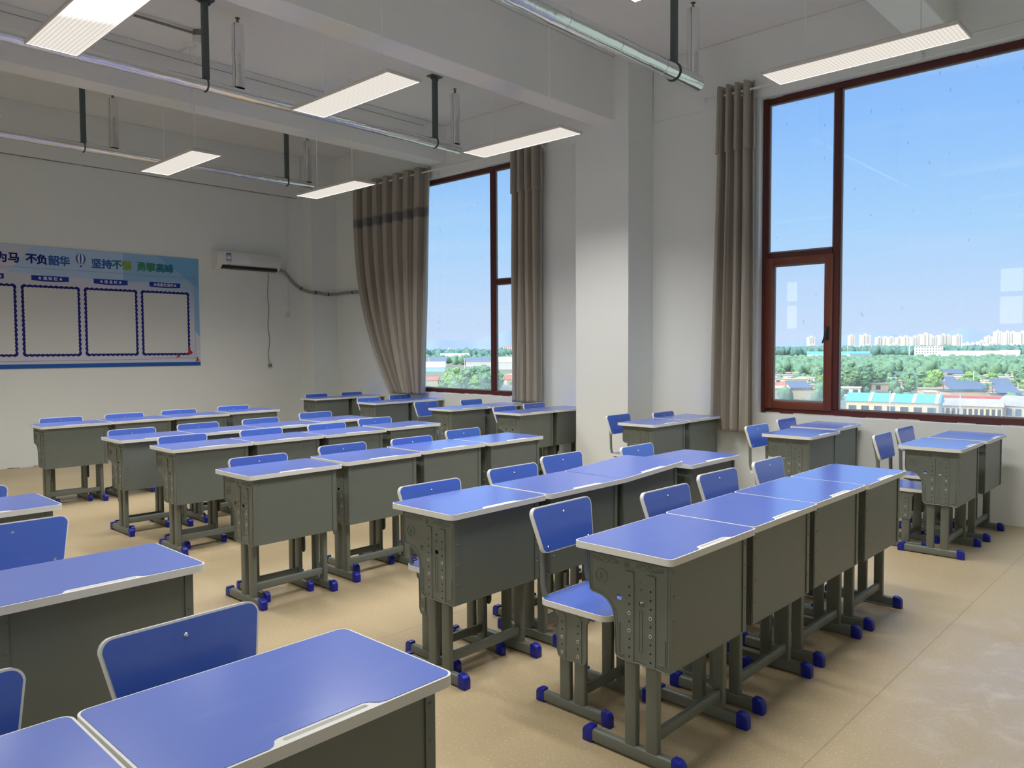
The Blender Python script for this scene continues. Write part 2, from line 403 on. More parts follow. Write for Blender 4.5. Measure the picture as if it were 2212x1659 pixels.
# ------------------------------------------------------------------ the room
XW, YP, ZC, XL, YF = 7.15, 10.85, 4.45, -0.35, -1.6
bm = B(); box(bm, XL-0.3, XW+0.3, YF-0.3, YP+0.3, -0.3, 0)
tag(obj('floor', bm, M['floor']), kind='structure')
bm = B()
box(bm, XL-3.2, XW+0.3, YF-0.3, YP+0.3, ZC, ZC+0.25)  # runs on left as an added unseen overhang, keeping sun off the corridor windows
for y0, y1, z in ((4.82, 5.10, 3.80), (7.92, 8.20, 3.95), (1.75, 2.06, 3.95), (-1.20, -0.90, 3.95)):
    box(bm, XL+0.001, XW-0.001, y0, y1, z, ZC-0.001, 0.006)
tag(obj('ceiling', bm, M['ceiling']), kind='structure')
bm = B()   # window wall, built round its two openings, with its columns
W1 = (6.36, 8.99, 0.815, 3.79); W2 = (0.25, 3.43, 0.785, 3.82)
ys = [YF-0.3, W2[0], W2[1], W1[0], W1[1], YP+0.3]
for i in range(5):
    if i == 1: box(bm, XW, XW+0.26, ys[1], ys[2], -14.6, W2[2]); box(bm, XW, XW+0.26, ys[1], ys[2], W2[3], ZC+0.25)
    elif i == 3: box(bm, XW, XW+0.26, ys[3], ys[4], -14.6, W1[2]); box(bm, XW, XW+0.26, ys[3], ys[4], W1[3], ZC+0.25)
    else: box(bm, XW, XW+0.26, ys[i], ys[i+1], -14.6, ZC+0.25)
box(bm, 6.69, XW+0.05, 4.63, 5.325, 0, ZC, 0.004)
box(bm, 6.70, XW+0.05, 10.56, YP+0.05, 0, ZC, 0.004)
box(bm, XW-0.012, XW+0.02, 5.33, 10.56, 3.80, ZC-0.001, 0.005)      # beam face over the windows, a little proud
box(bm, XW-0.012, XW+0.02, YF, 4.625, 3.825, ZC-0.001, 0.005)
tag(obj('wall_right', bm, M['wall']), kind='structure')
bm = B()
box(bm, XL-0.3, XW, YP, YP+0.26, -0.3, ZC)
box(bm, XL, 6.69, YP-0.015, YP+0.01, 3.795, ZC-0.001, 0.004)
tag(obj('wall_back', bm, M['wall']), kind='structure')
bm = B(); box(bm, XL-0.3, XW, YF-0.26, YF, -0.3, ZC)
tag(obj('wall_front', bm, M['wall']), kind='structure')
bm = B()   # corridor wall with its high windows, seen only as reflections in the glass
CW = [(0.6, 2.98), (6.30, 6.62)]
zz0, zz1 = 1.75, 2.76
box(bm, XL-0.24, XL, YF, YP, -0.3, zz0); box(bm, XL-0.24, XL, YF, YP, zz1, ZC)
yy = [YF, CW[0][0], CW[0][1], CW[1][0], CW[1][1], YP]
for i in (0, 2, 4): box(bm, XL-0.24, XL, yy[i], yy[i+1], zz0, zz1)
tag(obj('wall_left', bm, M['wall']), kind='structure')
bm = B()
for i in range(40):    # ragged line of patched plaster under the top beam of the poster wall
    x = 1.9+i*0.118; box(bm, x, x+0.122, YP-0.0165, YP-0.01, 3.789+random.uniform(0, .004), 3.799)
tag(obj('trim_1', bm, mat('crack_line', (0.20, 0.19, 0.17), 0.9)), kind='structure')

# high corridor windows
for k, (y0, y1) in enumerate(CW):
    w = empty('window_%d' % (k+3), None, None, (XL-0.12, (y0+y1)/2, zz0)); w['kind'] = 'structure'
    h = (y1-y0)/2; bm = B()
    for a in (-h, h-0.05): box(bm, -0.03, 0.03, a, a+0.05, 0, 1.01)
    box(bm, -0.03, 0.03, -h, h, 0, 0.05); box(bm, -0.03, 0.03, -h, h, 0.96, 1.01); box(bm, -0.03, 0.03, -h, h, 0.50, 0.58)
    n = max(1, round((y1-y0)/0.42))
    for j in range(1, n): box(bm, -0.025, 0.025, -h+j*2*h/n-0.02, -h+j*2*h/n+0.02, 0.02, 1.0)
    obj('window_frame', bm, M['white'], w)

# ------------------------------------------------------------------ the two big windows
def big_window(name, y0, y1, z0, z1, mull, trans, casement_left, sash_on, mw=0.032):
    """frame in the plane x = XW+0.06..0.12; mull = mullion centre, trans = transom height"""
    w = empty(name, None, None, (0, 0, 0)); w['kind'] = 'structure'
    xa, xb = XW+0.075, XW+0.135
    fw = 0.06
    bm = B()
    box(bm, xa, xb, y0, y0+fw, z0, z1, 0.006); box(bm, xa, xb, y1-fw, y1, z0, z1, 0.006)
    box(bm, xa, xb, y0+fw, y1-fw, z0, z0+fw, 0.006); box(bm, xa, xb, y0+fw, y1-fw, z1-fw, z1, 0.006)
    box(bm, xa, xb, mull-mw, mull+mw, z0+fw, z1-fw, 0.006)
    c0, c1 = (mull+mw, y1-fw) if casement_left else (y0+fw, mull-mw)
    b0, b1 = (y0+fw, mull-mw) if casement_left else (mull+mw, y1-fw)
    box(bm, xa, xb, c0, c1, trans-0.032, trans+0.032, 0.006)
    obj('window_frame', bm, M['frame'], w)
    def gasket(p0, p1, q0, q1, nm='gasket', x=xa+0.02):
        bm = B(); t = 0.012
        for a in ((p0, p1, q0, q0+t), (p0, p1, q1-t, q1), (p0, p0+t, q0+t, q1-t), (p1-t, p1, q0+t, q1-t)):
            box(bm, x, x+0.02, *a)
        obj(nm, bm, M['rubber'], w)
    def pane(p0, p1, q0, q1, x=xa+0.035):
        bm = B(); box(bm, x-0.003, x+0.003, p0, p1, q0, q1)
        # one face pair is enough: keep only the pane's inner sheet so it reflects once
        for f in list(bm.faces):
            if abs(f.calc_center_median().x-(x-0.003)) > 1e-4: bm.faces.remove(f)
        obj('glass_pane', bm, M['glass'], w, recalc=False)
    pane(b0, b1, z0+fw, z1-fw); gasket(b0, b1, z0+fw, z1-fw)
    pane(c0, c1, trans+0.032, z1-fw); gasket(c0, c1, trans+0.032, z1-fw)
    if not sash_on:
        pane(c0, c1, z0+fw, trans-0.032); gasket(c0, c1, z0+fw, trans-0.032)
    else:
        # opening sash, proud of the frame
        bm = B(); s0, s1 = c0-0.012, c1+0.012; t0, t1 = z0+fw-0.012, trans-0.02; sw = 0.075; xs = xa-0.022
        box(bm, xs, xa+0.03, s0, s0+sw, t0, t1, 0.008, 2); box(bm, xs, xa+0.03, s1-sw, s1, t0, t1, 0.008, 2)
        box(bm, xs+.001, xa+0.03, s0+sw-.006, s1-sw+.006, t0, t0+sw, 0.008, 2); box(bm, xs+.001, xa+0.03, s0+sw-.006, s1-sw+.006, t1-sw, t1, 0.008, 2)
        sash = obj('sash', bm, M['sash'], w)
        gasket(s0+sw, s1-sw, t0+sw, t1-sw, x=xs+0.03); pane(s0+sw, s1-sw, t0+sw, t1-sw, x=xs+0.04)
        hy = (s0+sw*0.5) if casement_left else (s1-sw*0.5)
        bm = B(); zc = 1.56
        box(bm, xs-0.012, xs, hy-0.014, hy+0.014, zc-0.07, zc+0.06, 0.005, 2)
        cyl(bm, (xs-0.04, hy, zc+0.035), (xs, hy, zc+0.035), 0.011)
        tube(bm, [(xs-0.038, hy, zc+0.045), (xs-0.045, hy+0.004, zc), (xs-0.045, hy+0.014, zc-0.05), (xs-0.05, hy+0.03, zc-0.10)], [0.011, 0.012, 0.010, 0.007], flat=0.6)
        obj('handle', bm, M['black'], sash)
    # crumbled plaster and filler left along the frame
    bm = B(); rnd = random.Random(len(name)+int(y0*10))
    y = y0
    while y < y1:
        L = rnd.uniform(0.03, 0.16)
        if rnd.random() < 0.75: box(bm, xa-0.012, xa+0.004, y, min(y1, y+L), z0-0.008, z0+rnd.uniform(0.002, 0.012), 0.003)
        if rnd.random() < 0.4: box(bm, xa-0.006, xa+0.004, y, min(y1, y+L), z1-rnd.uniform(0.002, 0.010), z1+0.005, 0.003)
        y += L
    obj('plaster_crumbs', bm, mat('loose_plaster', (0.55, 0.52, 0.46), 0.9, bump=0.5, bscale=80), w)
    return w
big_window('window_1', W1[0], W1[1], W1[2], W1[3], 7.130, 2.295, False, False, 0.045)
big_window('window_2', W2[0], W2[1], W2[2], W2[3], 2.715, 2.305, True, True)
bm = B()   # inner sills
box(bm, XW+0.001, XW+0.08, W1[0], W1[1], W1[2]-0.03, W1[2]); box(bm, XW+0.001, XW+0.08, W2[0], W2[1], W2[2]-0.03, W2[2])
tag(obj('trim_2', bm, M['wall']), kind='structure')

# ------------------------------------------------------------------ school desk
def side_T(x):   # (u,v,w) -> world (x - w, u, v): plate face outward to -X
    return Matrix(((0, 0, -1, x), (1, 0, 0, 0), (0, 1, 0, 0), (0, 0, 0, 1)))
def stadium(cx, cy, w, h, n=6):
    r = w/2; o = []
    for k in range(n+1): a = PI*k/n; o.append((cx+r*math.cos(a), cy+h/2-r+r*math.sin(a)))
    for k in range(n+1): a = PI+PI*k/n; o.append((cx+r*math.cos(a), cy-h/2+r+r*math.sin(a)))
    return o
HZ = [0.613-0.030*k for k in range(9)]
BOLT = (3, 5)
def text_mesh(body, size, extrude, off=0.0):
    cu = bpy.data.curves.new('txt', 'FONT'); cu.body = body; cu.size = size; cu.extrude = extrude; cu.offset = off
    cu.align_x = 'CENTER'; cu.align_y = 'CENTER'; cu.resolution_u = 2
    o = bpy.data.objects.new('txt', cu); COL.objects.link(o)
    dg = bpy.context.evaluated_depsgraph_get(); dg.update()
    me = bpy.data.meshes.new_from_object(o.evaluated_get(dg))
    bpy.data.objects.remove(o); bpy.data.curves.remove(cu)
    return me
def bold(me, d):
    """thicken lettering by overlaying slightly shifted copies"""
    bm = B(); n0 = 0
    for k, (dx, dy) in enumerate(((0, 0), (d, 0), (-d, 0), (0, d), (0, -d), (d*.7, d*.7), (-d*.7, -d*.7), (d*.7, -d*.7), (-d*.7, d*.7))):
        bm.from_mesh(me); bm.verts.ensure_lookup_table()
        for v in bm.verts[n0:]: v.co += Vector((dx, dy, 0.00001*k))
        n0 = len(bm.verts)
    bm.to_mesh(me); bm.free(); return me
def desk_side_mesh():
    bm = B()
    out = [(-0.172, 0.353), (-0.16, 0.350), (-0.12, 0.356), (-0.08, 0.352), (-0.05, 0.356), (-0.01, 0.353), (0.02, 0.355)]
    out += [(0.045-0.022+0.022*math.sin(R(a)), 0.377-0.022*math.cos(R(a))) for a in (20, 45, 70, 90)]
    out += [(0.047, 0.44), (0.050, 0.49)]
    for k in range(1, 8):
        a = R(90*k/8); out.append((0.050+0.075*(1-math.cos(a)), 0.49+0.072*math.sin(a)))
    out += [(0.128, 0.563), (0.145, 0.565), (0.154, 0.573), (0.158, 0.60), (0.159, 0.716), (-0.175, 0.716)]
    holes = []
    for cy in (-0.015, -0.100): holes += [circ(cy, z, 0.0038, 8) for z in HZ]
    holes += [rrect(0.020, 0.017, 0.003, 2, 0.030, 0.566), rrect(0.020, 0.017, 0.003, 2, -0.062, 0.563)]
    holes += [rrect(0.005, 0.010, 0.002, 1, -0.0625, 0.638), rrect(0.005, 0.008, 0.002, 1, -0.0625, 0.612)]
    T = side_T(-0.263)
    plate(bm, out, -0.002, 0.0, holes, T=T)
    ring_ = offset(out, 0.003)
    plate(bm, out, -0.020, -0.002, [ring_], T=T)
    # rolled outer lip
    lip = offset(out, 0.0015); tube(bm, [(-0.264, p[0], p[1]) for p in lip+[lip[0]]], 0.0028, 6)
    # pressed ribs carrying the bolt holes
    for cy in (-0.015, -0.100):
        o = [(cy-0.017, 0.357), (cy+0.017, 0.357), (cy+0.017, 0.655), (cy+0.012, 0.666), (cy-0.012, 0.666), (cy-0.017, 0.655)]
        plate(bm, o, 0.0, 0.0035, [circ(cy, z, 0.0038, 8) for z in HZ], T=T)
        plate(bm, rrect(0.036, 0.010, 0.004, 3, cy, 0.661), 0.0, 0.0055, T=T)
    st = stadium(-0.0575, 0.470, 0.016, 0.150); plate(bm, st, 0.0, 0.002, [offset(st, 0.004)], T=T)
    inn = offset(out, 0.012); tube(bm, [(-0.2632, p[0], p[1]) for p in inn+[inn[0]]], 0.0018, 5)
    tube(bm, [(-0.2638, 0.028, 0.480), (-0.2638, 0.028, 0.375), (-0.2638, 0.010, 0.372)], 0.003, 6)
    tube(bm, [(-0.2638, -0.154, 0.46), (-0.2638, -0.154, 0.378), (-0.2638, -0.132, 0.375)], 0.003, 6)
    # front flange
    box(bm, -0.265, -0.240, -0.176, -0.1735, 0.357, 0.716)
    return bm
def desk_emblem_bm():
    bm = B(); x = -0.2645
    tube(bm, [(x, 0.105+0.024*math.cos(a*PI/12), 0.628+0.024*math.sin(a*PI/12)) for a in range(25)], 0.0012, 5)
    me = text_mesh('R', 0.030, 0.0008)
    k = len(bm.verts); bm.from_mesh(me); bm.verts.ensure_lookup_table()
    # turn to face -X with the writing the right way round
    bmesh.ops.transform(bm, matrix=Matrix(((0, 0, -1, x+0.0005), (-1, 0, 0, 0.105), (0, 1, 0, 0.626), (0, 0, 0, 1))), verts=bm.verts[k:])
    for c, s in ((0.085, 1), (-0.095, -1)):      # knotted scroll pattern
        for ph in (0, PI*0.9, PI*1.5):
            tube(bm, [(x, c+s*(-0.055+0.11*t/16), 0.688+0.011*math.sin(t/16*2.6*PI+ph)*(0.5+0.5*math.sin(PI*t/16))) for t in range(17)], 0.0011, 4)
    for r_ in (0.009, 0.004): tube(bm, [(x, -0.002+r_*math.cos(a*PI/6), 0.686+r_*1.2*math.sin(a*PI/6)) for a in range(13)], 0.0011, 4)
    return bm
def bolt_bm(x=-0.2668):
    bm = B(); cyl(bm, (x, 0, 0), (x-0.0018, 0, 0), 0.0068, 14); cyl(bm, (x-0.0017, 0, 0), (x-0.0022, 0, 0), 0.0032, 8, mi=1)
    return bm
def foot_bm(x0, x1, y0, y1, h):
    bm = B(); box(bm, x0, x1, y0+0.012, y1-0.012, 0.006, h, 0.008, 3); return bm
def cap_bm(x0, x1, ye, d, h):
    """plastic end cap: outer end at ye, running d (signed) inwards"""
    bm = B(); prof = [(0, 0.0), (1, 0.0), (1.0, h), (0.55, h), (0.25, h*0.93), (0.06, h*0.78), (0, h*0.62)]
    a = [bm.verts.new((x0-0.003, ye+d*t, z)) for t, z in prof]; b = [bm.verts.new((x1+0.003, ye+d*t, z)) for t, z in prof]
    bm.faces.new(a); bm.faces.new(b[::-1])
    n = len(prof)
    for i in range(n): bm.faces.new((a[i], a[(i+1) % n], b[(i+1) % n], b[i]))
    bmesh.ops.recalc_face_normals(bm, faces=bm.faces)
    bmesh.ops.bevel(bm, geom=list(bm.edges), offset=0.004, segments=2, affect='EDGES', profile=0.5)
    for f in bm.faces: f.smooth = True
    return bm

def make_desk():
    t = empty('school_desk', 'desk', 'desk')
    # top: blue laminate panel in a pale plastic edge with a pen groove moulded in the front
    bm = B(); z1 = 0.745
    fr = -0.1945
    b1 = rrect(0.592, 0.389, 0.019, 5)
    lam = [p for p in b1]
    # replace the front edge by one that steps round the groove
    lam2 = []
    for i, p in enumerate(lam):
        lam2.append(p)
    k = [i for i in range(len(lam2)) if lam2[i][1] < 0 and lam2[i][0] < 0][-1]
    notch = [(-0.122, fr), (-0.112, fr+0.004), (-0.106, fr+0.012), (-0.102, fr+0.020), (-0.092, fr+0.025),
             (0.088, fr+0.025), (0.098, fr+0.020), (0.104, fr+0.012), (0.112, fr+0.004), (0.126, fr)]
    lam2 = lam2[:k+1]+notch+lam2[k+1:]
    plate(bm, lam2, z1-0.002, z1+0.0004)
    top = obj('tabletop', bm, M['lam'], t)
    bm = B()
    groove = stadium(0, 0, 0.012, 0.180); groove = [(-q, p-0.1825) for p, q in groove]
    plate(bm, rrect(0.603, 0.400, 0.024, 6), z1-0.024, z1-0.0008, pockets=[(groove[::-1] if False else groove, 0.006)])
    es = [e for e in bm.edges if len(e.link_faces) == 2 and e.calc_face_angle(0) > 1.0 and abs(e.verts[0].co.z-e.verts[1].co.z) < 1e-6 and max(abs(e.verts[0].co.x), abs(e.verts[0].co.y)) > 0.15 and e.verts[0].co.z > 0.7]
    obj('edge_band', bm, M['edge'], top)
    # sides
    L = obj('side_panel', desk_side_mesh(), M['metal'], t)
    obj('pressed_emblem', desk_emblem_bm(), M['metal'], L)
    bme = bpy.data.meshes.new('bolt'); b_ = bolt_bm(); b_.to_mesh(bme); b_.free(); bme.materials.append(M['bolt']); bme.materials.append(M['dark'])
    for cy in (-0.015, -0.100):
        for i in BOLT: o = bpy.data.objects.new('bolt', bme); o.location = (0, cy, HZ[i]); link(o, L)
    bm = desk_side_mesh(); bmesh.ops.scale(bm, vec=(-1, 1, 1), verts=bm.verts)
    Rr = obj('side_panel', bm, M['metal'], t)
    for cy in (-0.015, -0.100):
        for i in BOLT: o = bpy.data.objects.new('bolt', bme); o.location = (0, cy, HZ[i]); o.rotation_euler = (0, 0, PI); o.location.y = cy; link(o, Rr)
    # front panel with rivets
    bm = B()
    box(bm, -0.250, 0.250, -0.1715, -0.169, 0.356, 0.718)
    box(bm, -0.262, -0.2385, -0.1725, -0.169, 0.358, 0.718)
    box(bm, -0.250, 0.250, -0.172, -0.155, 0.353, 0.3565)
    for x in (-0.247, 0.252):
        for z in (0.690, 0.610, 0.525, 0.440): cyl(bm, (x, -0.1750, z), (x, -0.1790, z), 0.0050, 8, r1=0.0026)
    obj('front_panel', bm, M['metal'], t)
    bm = B(); box(bm, -0.25, 0.25, -0.168, 0.150, 0.566, 0.569); box(bm, -0.25, 0.25, 0.147, 0.150, 0.566, 0.585)
    obj('book_tray', bm, M['metal'], t)
    for s in (-1, 1):
        xa, xb = sorted((s*0.242, s*0.214))
        for y in (-0.111, -0.025): bm = B(); box(bm, xa, xb, y, y+0.048, 0.045, 0.64, 0.006, 3); obj('leg', bm, M['metal'], t)
        f = obj('foot', foot_bm(xa-0.002, xb+0.002, -0.20, 0.20, 0.052), M['metal'], t)
        obj('foot_cap', cap_bm(xa-0.001, xb+0.001, -0.210, 0.045, 0.060), M['cap'], f)
        obj('foot_cap', cap_bm(xa-0.001, xb+0.001, 0.205, -0.045, 0.060), M['cap'], f)
    bm = B(); box(bm, -0.216, 0.216, -0.101, -0.079, 0.082, 0.126, 0.008, 3)
    obj('stretcher', bm, M['metal'], t)
    return t

# ------------------------------------------------------------------ school chair
def chair_bracket_bm():
    bm = B(); T = side_T(-0.157)
    out = [(-0.060, 0.212), (-0.020, 0.216), (0.000, 0.212), (0.045, 0.214), (0.062, 0.222), (0.068, 0.24), (0.070, 0.37), (0.086, 0.385), (0.088, 0.407),
           (-0.088, 0.407), (-0.086, 0.385), (-0.075, 0.37), (-0.075, 0.235), (-0.070, 0.220)]
    hz = [0.359-0.030*k for k in range(5)]
    hl = [circ(cy, z, 0.0036, 8) for cy in (0.042, -0.036) for z in hz]
    plate(bm, out[::-1], -0.002, 0.0, [h[::-1] for h in hl], T=T)
    lip = out+[out[0]]; tube(bm, [(-0.1575, p[0], p[1]) for p in lip], 0.0028, 6)
    for cy in (0.042, -0.036):
        o = [(cy-0.017, 0.216), (cy+0.017, 0.216), (cy+0.017, 0.378), (cy+0.010, 0.392), (cy-0.010, 0.392), (cy-0.017, 0.378)]
        plate(bm, o, 0.0, 0.003, [circ(cy, z, 0.0036, 8) for z in hz], T=T)
    box(bm, -0.157, -0.140, -0.086, 0.086, 0.404, 0.4075)
    return bm
def make_chair():
    t = empty('school_chair', 'chair', 'chair')
    bm = B()
    seat_o = rrect(0.350, 0.340, 0.042, 6, 0, -0.015)
    plate(bm, offset(seat_o, 0.0045), 0.4265, 0.4312)
    for x in (-0.125, 0.125):
        for y in (-0.12, 0.09): cyl(bm, (x, y, 0.4308), (x, y, 0.4325), 0.006, 10, mi=1)
    seat = obj('seat', bm, [M['lam'], M['steel']], t)
    bm = B(); plate(bm, seat_o, 0.4075, 0.4300); obj('edge_band', bm, M['edge'], seat)
    # backrest, drawn flat then leaned back
    a, b, h = 0.190, 0.166, 0.185; n = 5; r = 0.030
    def trap(d):
        o = []
        for sx_, cy, hw, a0 in ((1, h, a, 0), (-1, h, a, 90), (-1, 0, b, 180), (1, 0, b, 270)):
            sy_ = 1 if cy == h else -1
            for k in range(n+1):
                an = R(a0+90*k/n)
                o.append((sx_*(hw-r)+(r-d)*math.cos(an), cy-sy_*r+(r-d)*math.sin(an)))
        return o
    lean = math.atan2(0.042, 0.178)
    T = Matrix.Translation((0, 0.132, 0.608)) @ Matrix.Rotation(PI/2-lean, 4, 'X')
    bm = B()
    plate(bm, trap(0.005), 0.0005, 0.0016, T=T); plate(bm, trap(0.005), -0.0176, -0.0165, T=T)
    for x, y in ((0, 0.146), (-0.130, 0.022), (0.130, 0.022)):
        vs = cyl(bm, (x, y, 0.001), (x, y, 0.0045), 0.0062, 10, r1=0.0035, mi=1); bmesh.ops.transform(bm, matrix=T, verts=vs)
    back = obj('backrest', bm, [M['lam'], M['steel']], t)
    bm = B(); plate(bm, trap(0), -0.0165, 0.0006, T=T)
    obj('edge_band', bm, M['edge'], back)
    for s in (-1, 1):
        bm = B(); x = s*0.142
        tube(bm, [(x*0.92, 0.196, 0.760), (x*0.95, 0.172, 0.66), (x, 0.160, 0.60), (x, 0.158, 0.53), (x, 0.156, 0.475), (x, 0.146, 0.435), (x, 0.125, 0.408), (x, 0.090, 0.3985), (x, -0.10, 0.3985)],
             0.013, 10, flat=0.62, up=None)
        obj('back_post', bm, M['metal'], t)
    bk = obj('side_bracket', chair_bracket_bm(), M['metal'], t)
    bme = bpy.data.meshes.new('bolt'); b_ = bolt_bm(-0.1601); b_.to_mesh(bme); b_.free(); bme.materials.append(M['bolt']); bme.materials.append(M['dark'])
    for y in (0.042, -0.036):
        for z in (0.299, 0.239): o = bpy.data.objects.new('bolt', bme); o.location = (0, y, z); link(o, bk)
    bm = chair_bracket_bm(); bmesh.ops.scale(bm, vec=(-1, 1, 1), verts=bm.verts)
    obj('side_bracket', bm, M['metal'], t)
    for s in (-1, 1):
        xa, xb = sorted((s*0.150, s*0.126))
        for y in (-0.060, 0.013): bm = B(); box(bm, xa, xb, y, y+0.052, 0.042, 0.40, 0.006, 3); obj('leg', bm, M['metal'], t)
        f = obj('foot', foot_bm(xa-0.001, xb+0.001, -0.172, 0.180, 0.048), M['metal'], t)
        obj('foot_cap', cap_bm(xa, xb, -0.180, 0.042, 0.057), M['cap'], f)
        obj('foot_cap', cap_bm(xa, xb, 0.187, -0.042, 0.057), M['cap'], f)
    bm = B(); box(bm, -0.128, 0.128, -0.046, -0.026, 0.078, 0.118, 0.008, 3)
    obj('stretcher', bm, M['metal'], t)
    return t

desk0 = make_desk(); chair0 = make_chair()
ORD4 = ['leftmost', 'second from left', 'third from left', 'rightmost']
ROWN = ['nearest', 'second', 'third', 'fourth', 'fifth', 'farthest']
desks = []   # (x, y, rz, label, group)
chairs = []
RX = {0: [2.424, 3.032, 3.638, 4.245], 1: [2.405, 3.022, 3.628, 4.252], 2: [2.334, 2.986, 3.620, 4.240],
      3: [2.540, 3.148, 3.755, 4.42], 4: [2.510, 3.118, 3.725, 4.385], 5: [2.447, 3.060, 3.670, 4.345]}
RY = {0: [1.502, 1.512, 1.518, 1.510], 1: [2.520, 2.517, 2.51, 2.49], 2: [4.052, 4.100, 4.14, 4.125], 3: [5.488, 5.49, 5.47, 5.53], 4: [6.35, 6.38, 6.41, 6.52], 5: [8.02, 8.05, 8.09, 8.22]}
CXY = {0: [(2.456, 1.855), (3.02, 1.71), (3.61, 1.77), (4.20, 1.77)],
       1: [(2.41, 2.635), (3.05, 2.69), (3.60, 2.80), (4.26, 2.70)],
       2: [(2.335, 4.13), (3.01, 4.23), (3.58, 4.19), (4.22, 4.33)],
       3: [(2.54, 5.63), (3.17, 5.60), (3.77, 5.58), (4.38, 5.71)],
       4: [(2.47, 6.43), (3.05, 6.49), (3.64, 6.51), (4.39, 6.73)],
       5: [(2.44, 8.10), (3.03, 8.12), (3.61, 8.17), (4.23, 8.27)]}
for r in range(6):
    rn = '%s middle row of four' % ROWN[r]
    for i in range(4):
        lab = 'blue-topped grey-green school desk, %s in the %s' % (ORD4[i], rn)
        if (r, i) == (0, 0): lab = 'closest fully visible school desk, its R emblem and bolts clear, leftmost in nearest middle row'
        if (r, i) == (1, 2): lab = 'school desk with its blue top tilted up on the right, third in second middle row'
        desks.append((RX[r][i], RY[r][i], 0, lab, 'desks in the middle rows of four', (r, i)))
        lab = 'blue-backed school chair behind the %s desk of the %s' % (ORD4[i], rn)
        if (r, i) == (0, 0): lab = 'school chair pulled out with blue seat and whole back showing, nearest middle row'
        chairs.append((*CXY[r][i], 0, lab, 'chairs behind the middle rows'))
WN = ['nearest', 'second-nearest', 'third-nearest', 'fourth', 'fifth', 'sixth', 'farthest']
WD = [((6.003, 1.509), (6.665, 1.495)), ((6.080, 2.539), (6.80, 2.62)), ((6.10, 3.94), (6.735, 3.95)), ((6.235, 5.67), (6.845, 5.67)),
      ((6.139, 6.635), (6.77, 6.64)), ((6.235, 8.17), (6.845, 8.20)), ((6.235, 9.52), (6.845, 9.54))]
WCH = [((6.00, 1.725), (6.56, 1.75)), ((5.98, 2.715), (6.70, 2.78)), ((6.12, 4.175), (6.58, 4.02)), ((6.22, 5.785), (6.82, 5.88)),
       ((6.175, 7.08), (6.79, 6.92)), ((6.20, 8.28), (6.86, 8.45)), ((6.25, 9.61), (6.87, 9.62))]
WX = ['below the big right window', 'under the window edge', 'beside the gathered curtain', 'just behind the square pillar', 'by the slim curtain', 'under the left window', 'in the far corner']
for r in range(7):
    for i in range(2):
        s = ('left', 'right')[i]
        desks.append((*WD[r][i], 0, '%s school desk of the %s wall-side pair, %s' % (s, WN[r], WX[r]), 'paired desks along the window wall', None))
        chairs.append((*WCH[r][i], 0, 'blue-backed chair at the %s desk of the %s pair, %s' % (s, WN[r], WX[r]), 'chairs at the window wall pairs'))
LD = [(0.772, 1.375, 'largest foreground school desk, blue top with pen groove filling the bottom left'),
      (0.162, 1.375, 'school desk cut off at the bottom left corner, beside the largest foreground desk'),
      (0.805, 2.575, 'school desk behind the foreground chair at left, blue top with pale smears'),
      (0.815, 3.985, 'small corner of a blue school desk at the left edge, middle height')]
for x, y, lab in LD: desks.append((x, y, 0, lab, 'desks in the left block', None))
for x, y, lab in ((0.785, 1.63, 'large dark blue chair back standing behind the largest foreground desk'),
                  (0.262, 1.60, 'chair back cropped at the lower left edge, behind the corner desk'),
                  (0.80, 3.135, 'blue chair back at the left edge behind the smeared desk top'),
                  (0.835, 4.11, 'sliver of a blue chair back at the far left edge')):
    chairs.append((x, y, 0, lab, 'chairs in the left block'))
first = True
for x, y, rz, lab, grp, key in desks:
    jz = 0 if key in ((0, 0),) else random.uniform(-0.006, 0.006)
    if first: d = desk0; d.location = (x, y, 0); d['label'] = lab; d['group'] = grp; first = False; kd = kids(desk0); KIDS[desk0.name] = [(c, [(g, None) for g in kids(c)]) for c in kd]
    else: d = dup(desk0, (x, y, 0), jz, lab, grp)
    if key == (1, 2):      # its box sits higher on the right-hand legs
        for c in kids(d):
            if c.name.split('.')[0] in ('tabletop', 'side_panel', 'front_panel', 'book_tray'):
                c.rotation_euler = (0, R(-2.7), 0); c.location = (0, 0, 0.016)
first = True
for x, y, rz, lab, grp in chairs:
    dk_ = min(desks, key=lambda q: (q[0]-x)**2+(q[1]-y+0.15)**2)      # keep the pushed-in chairs clear of the desk legs
    if 0 < y-dk_[1] < 0.38: q = 0.095 if dk_[0] < 0.3 else 0.060; x = max(dk_[0]-q, min(dk_[0]+q, x)); y = max(y, dk_[1]+0.052)
    if first: c = chair0; c.location = (x, y, 0); c['label'] = lab; c['group'] = grp; first = False; KIDS[chair0.name] = [(k, [(g, None) for g in kids(k)]) for k in kids(chair0)]
    else: dup(chair0, (x, y, 0), random.uniform(-0.03, 0.03), lab, grp)

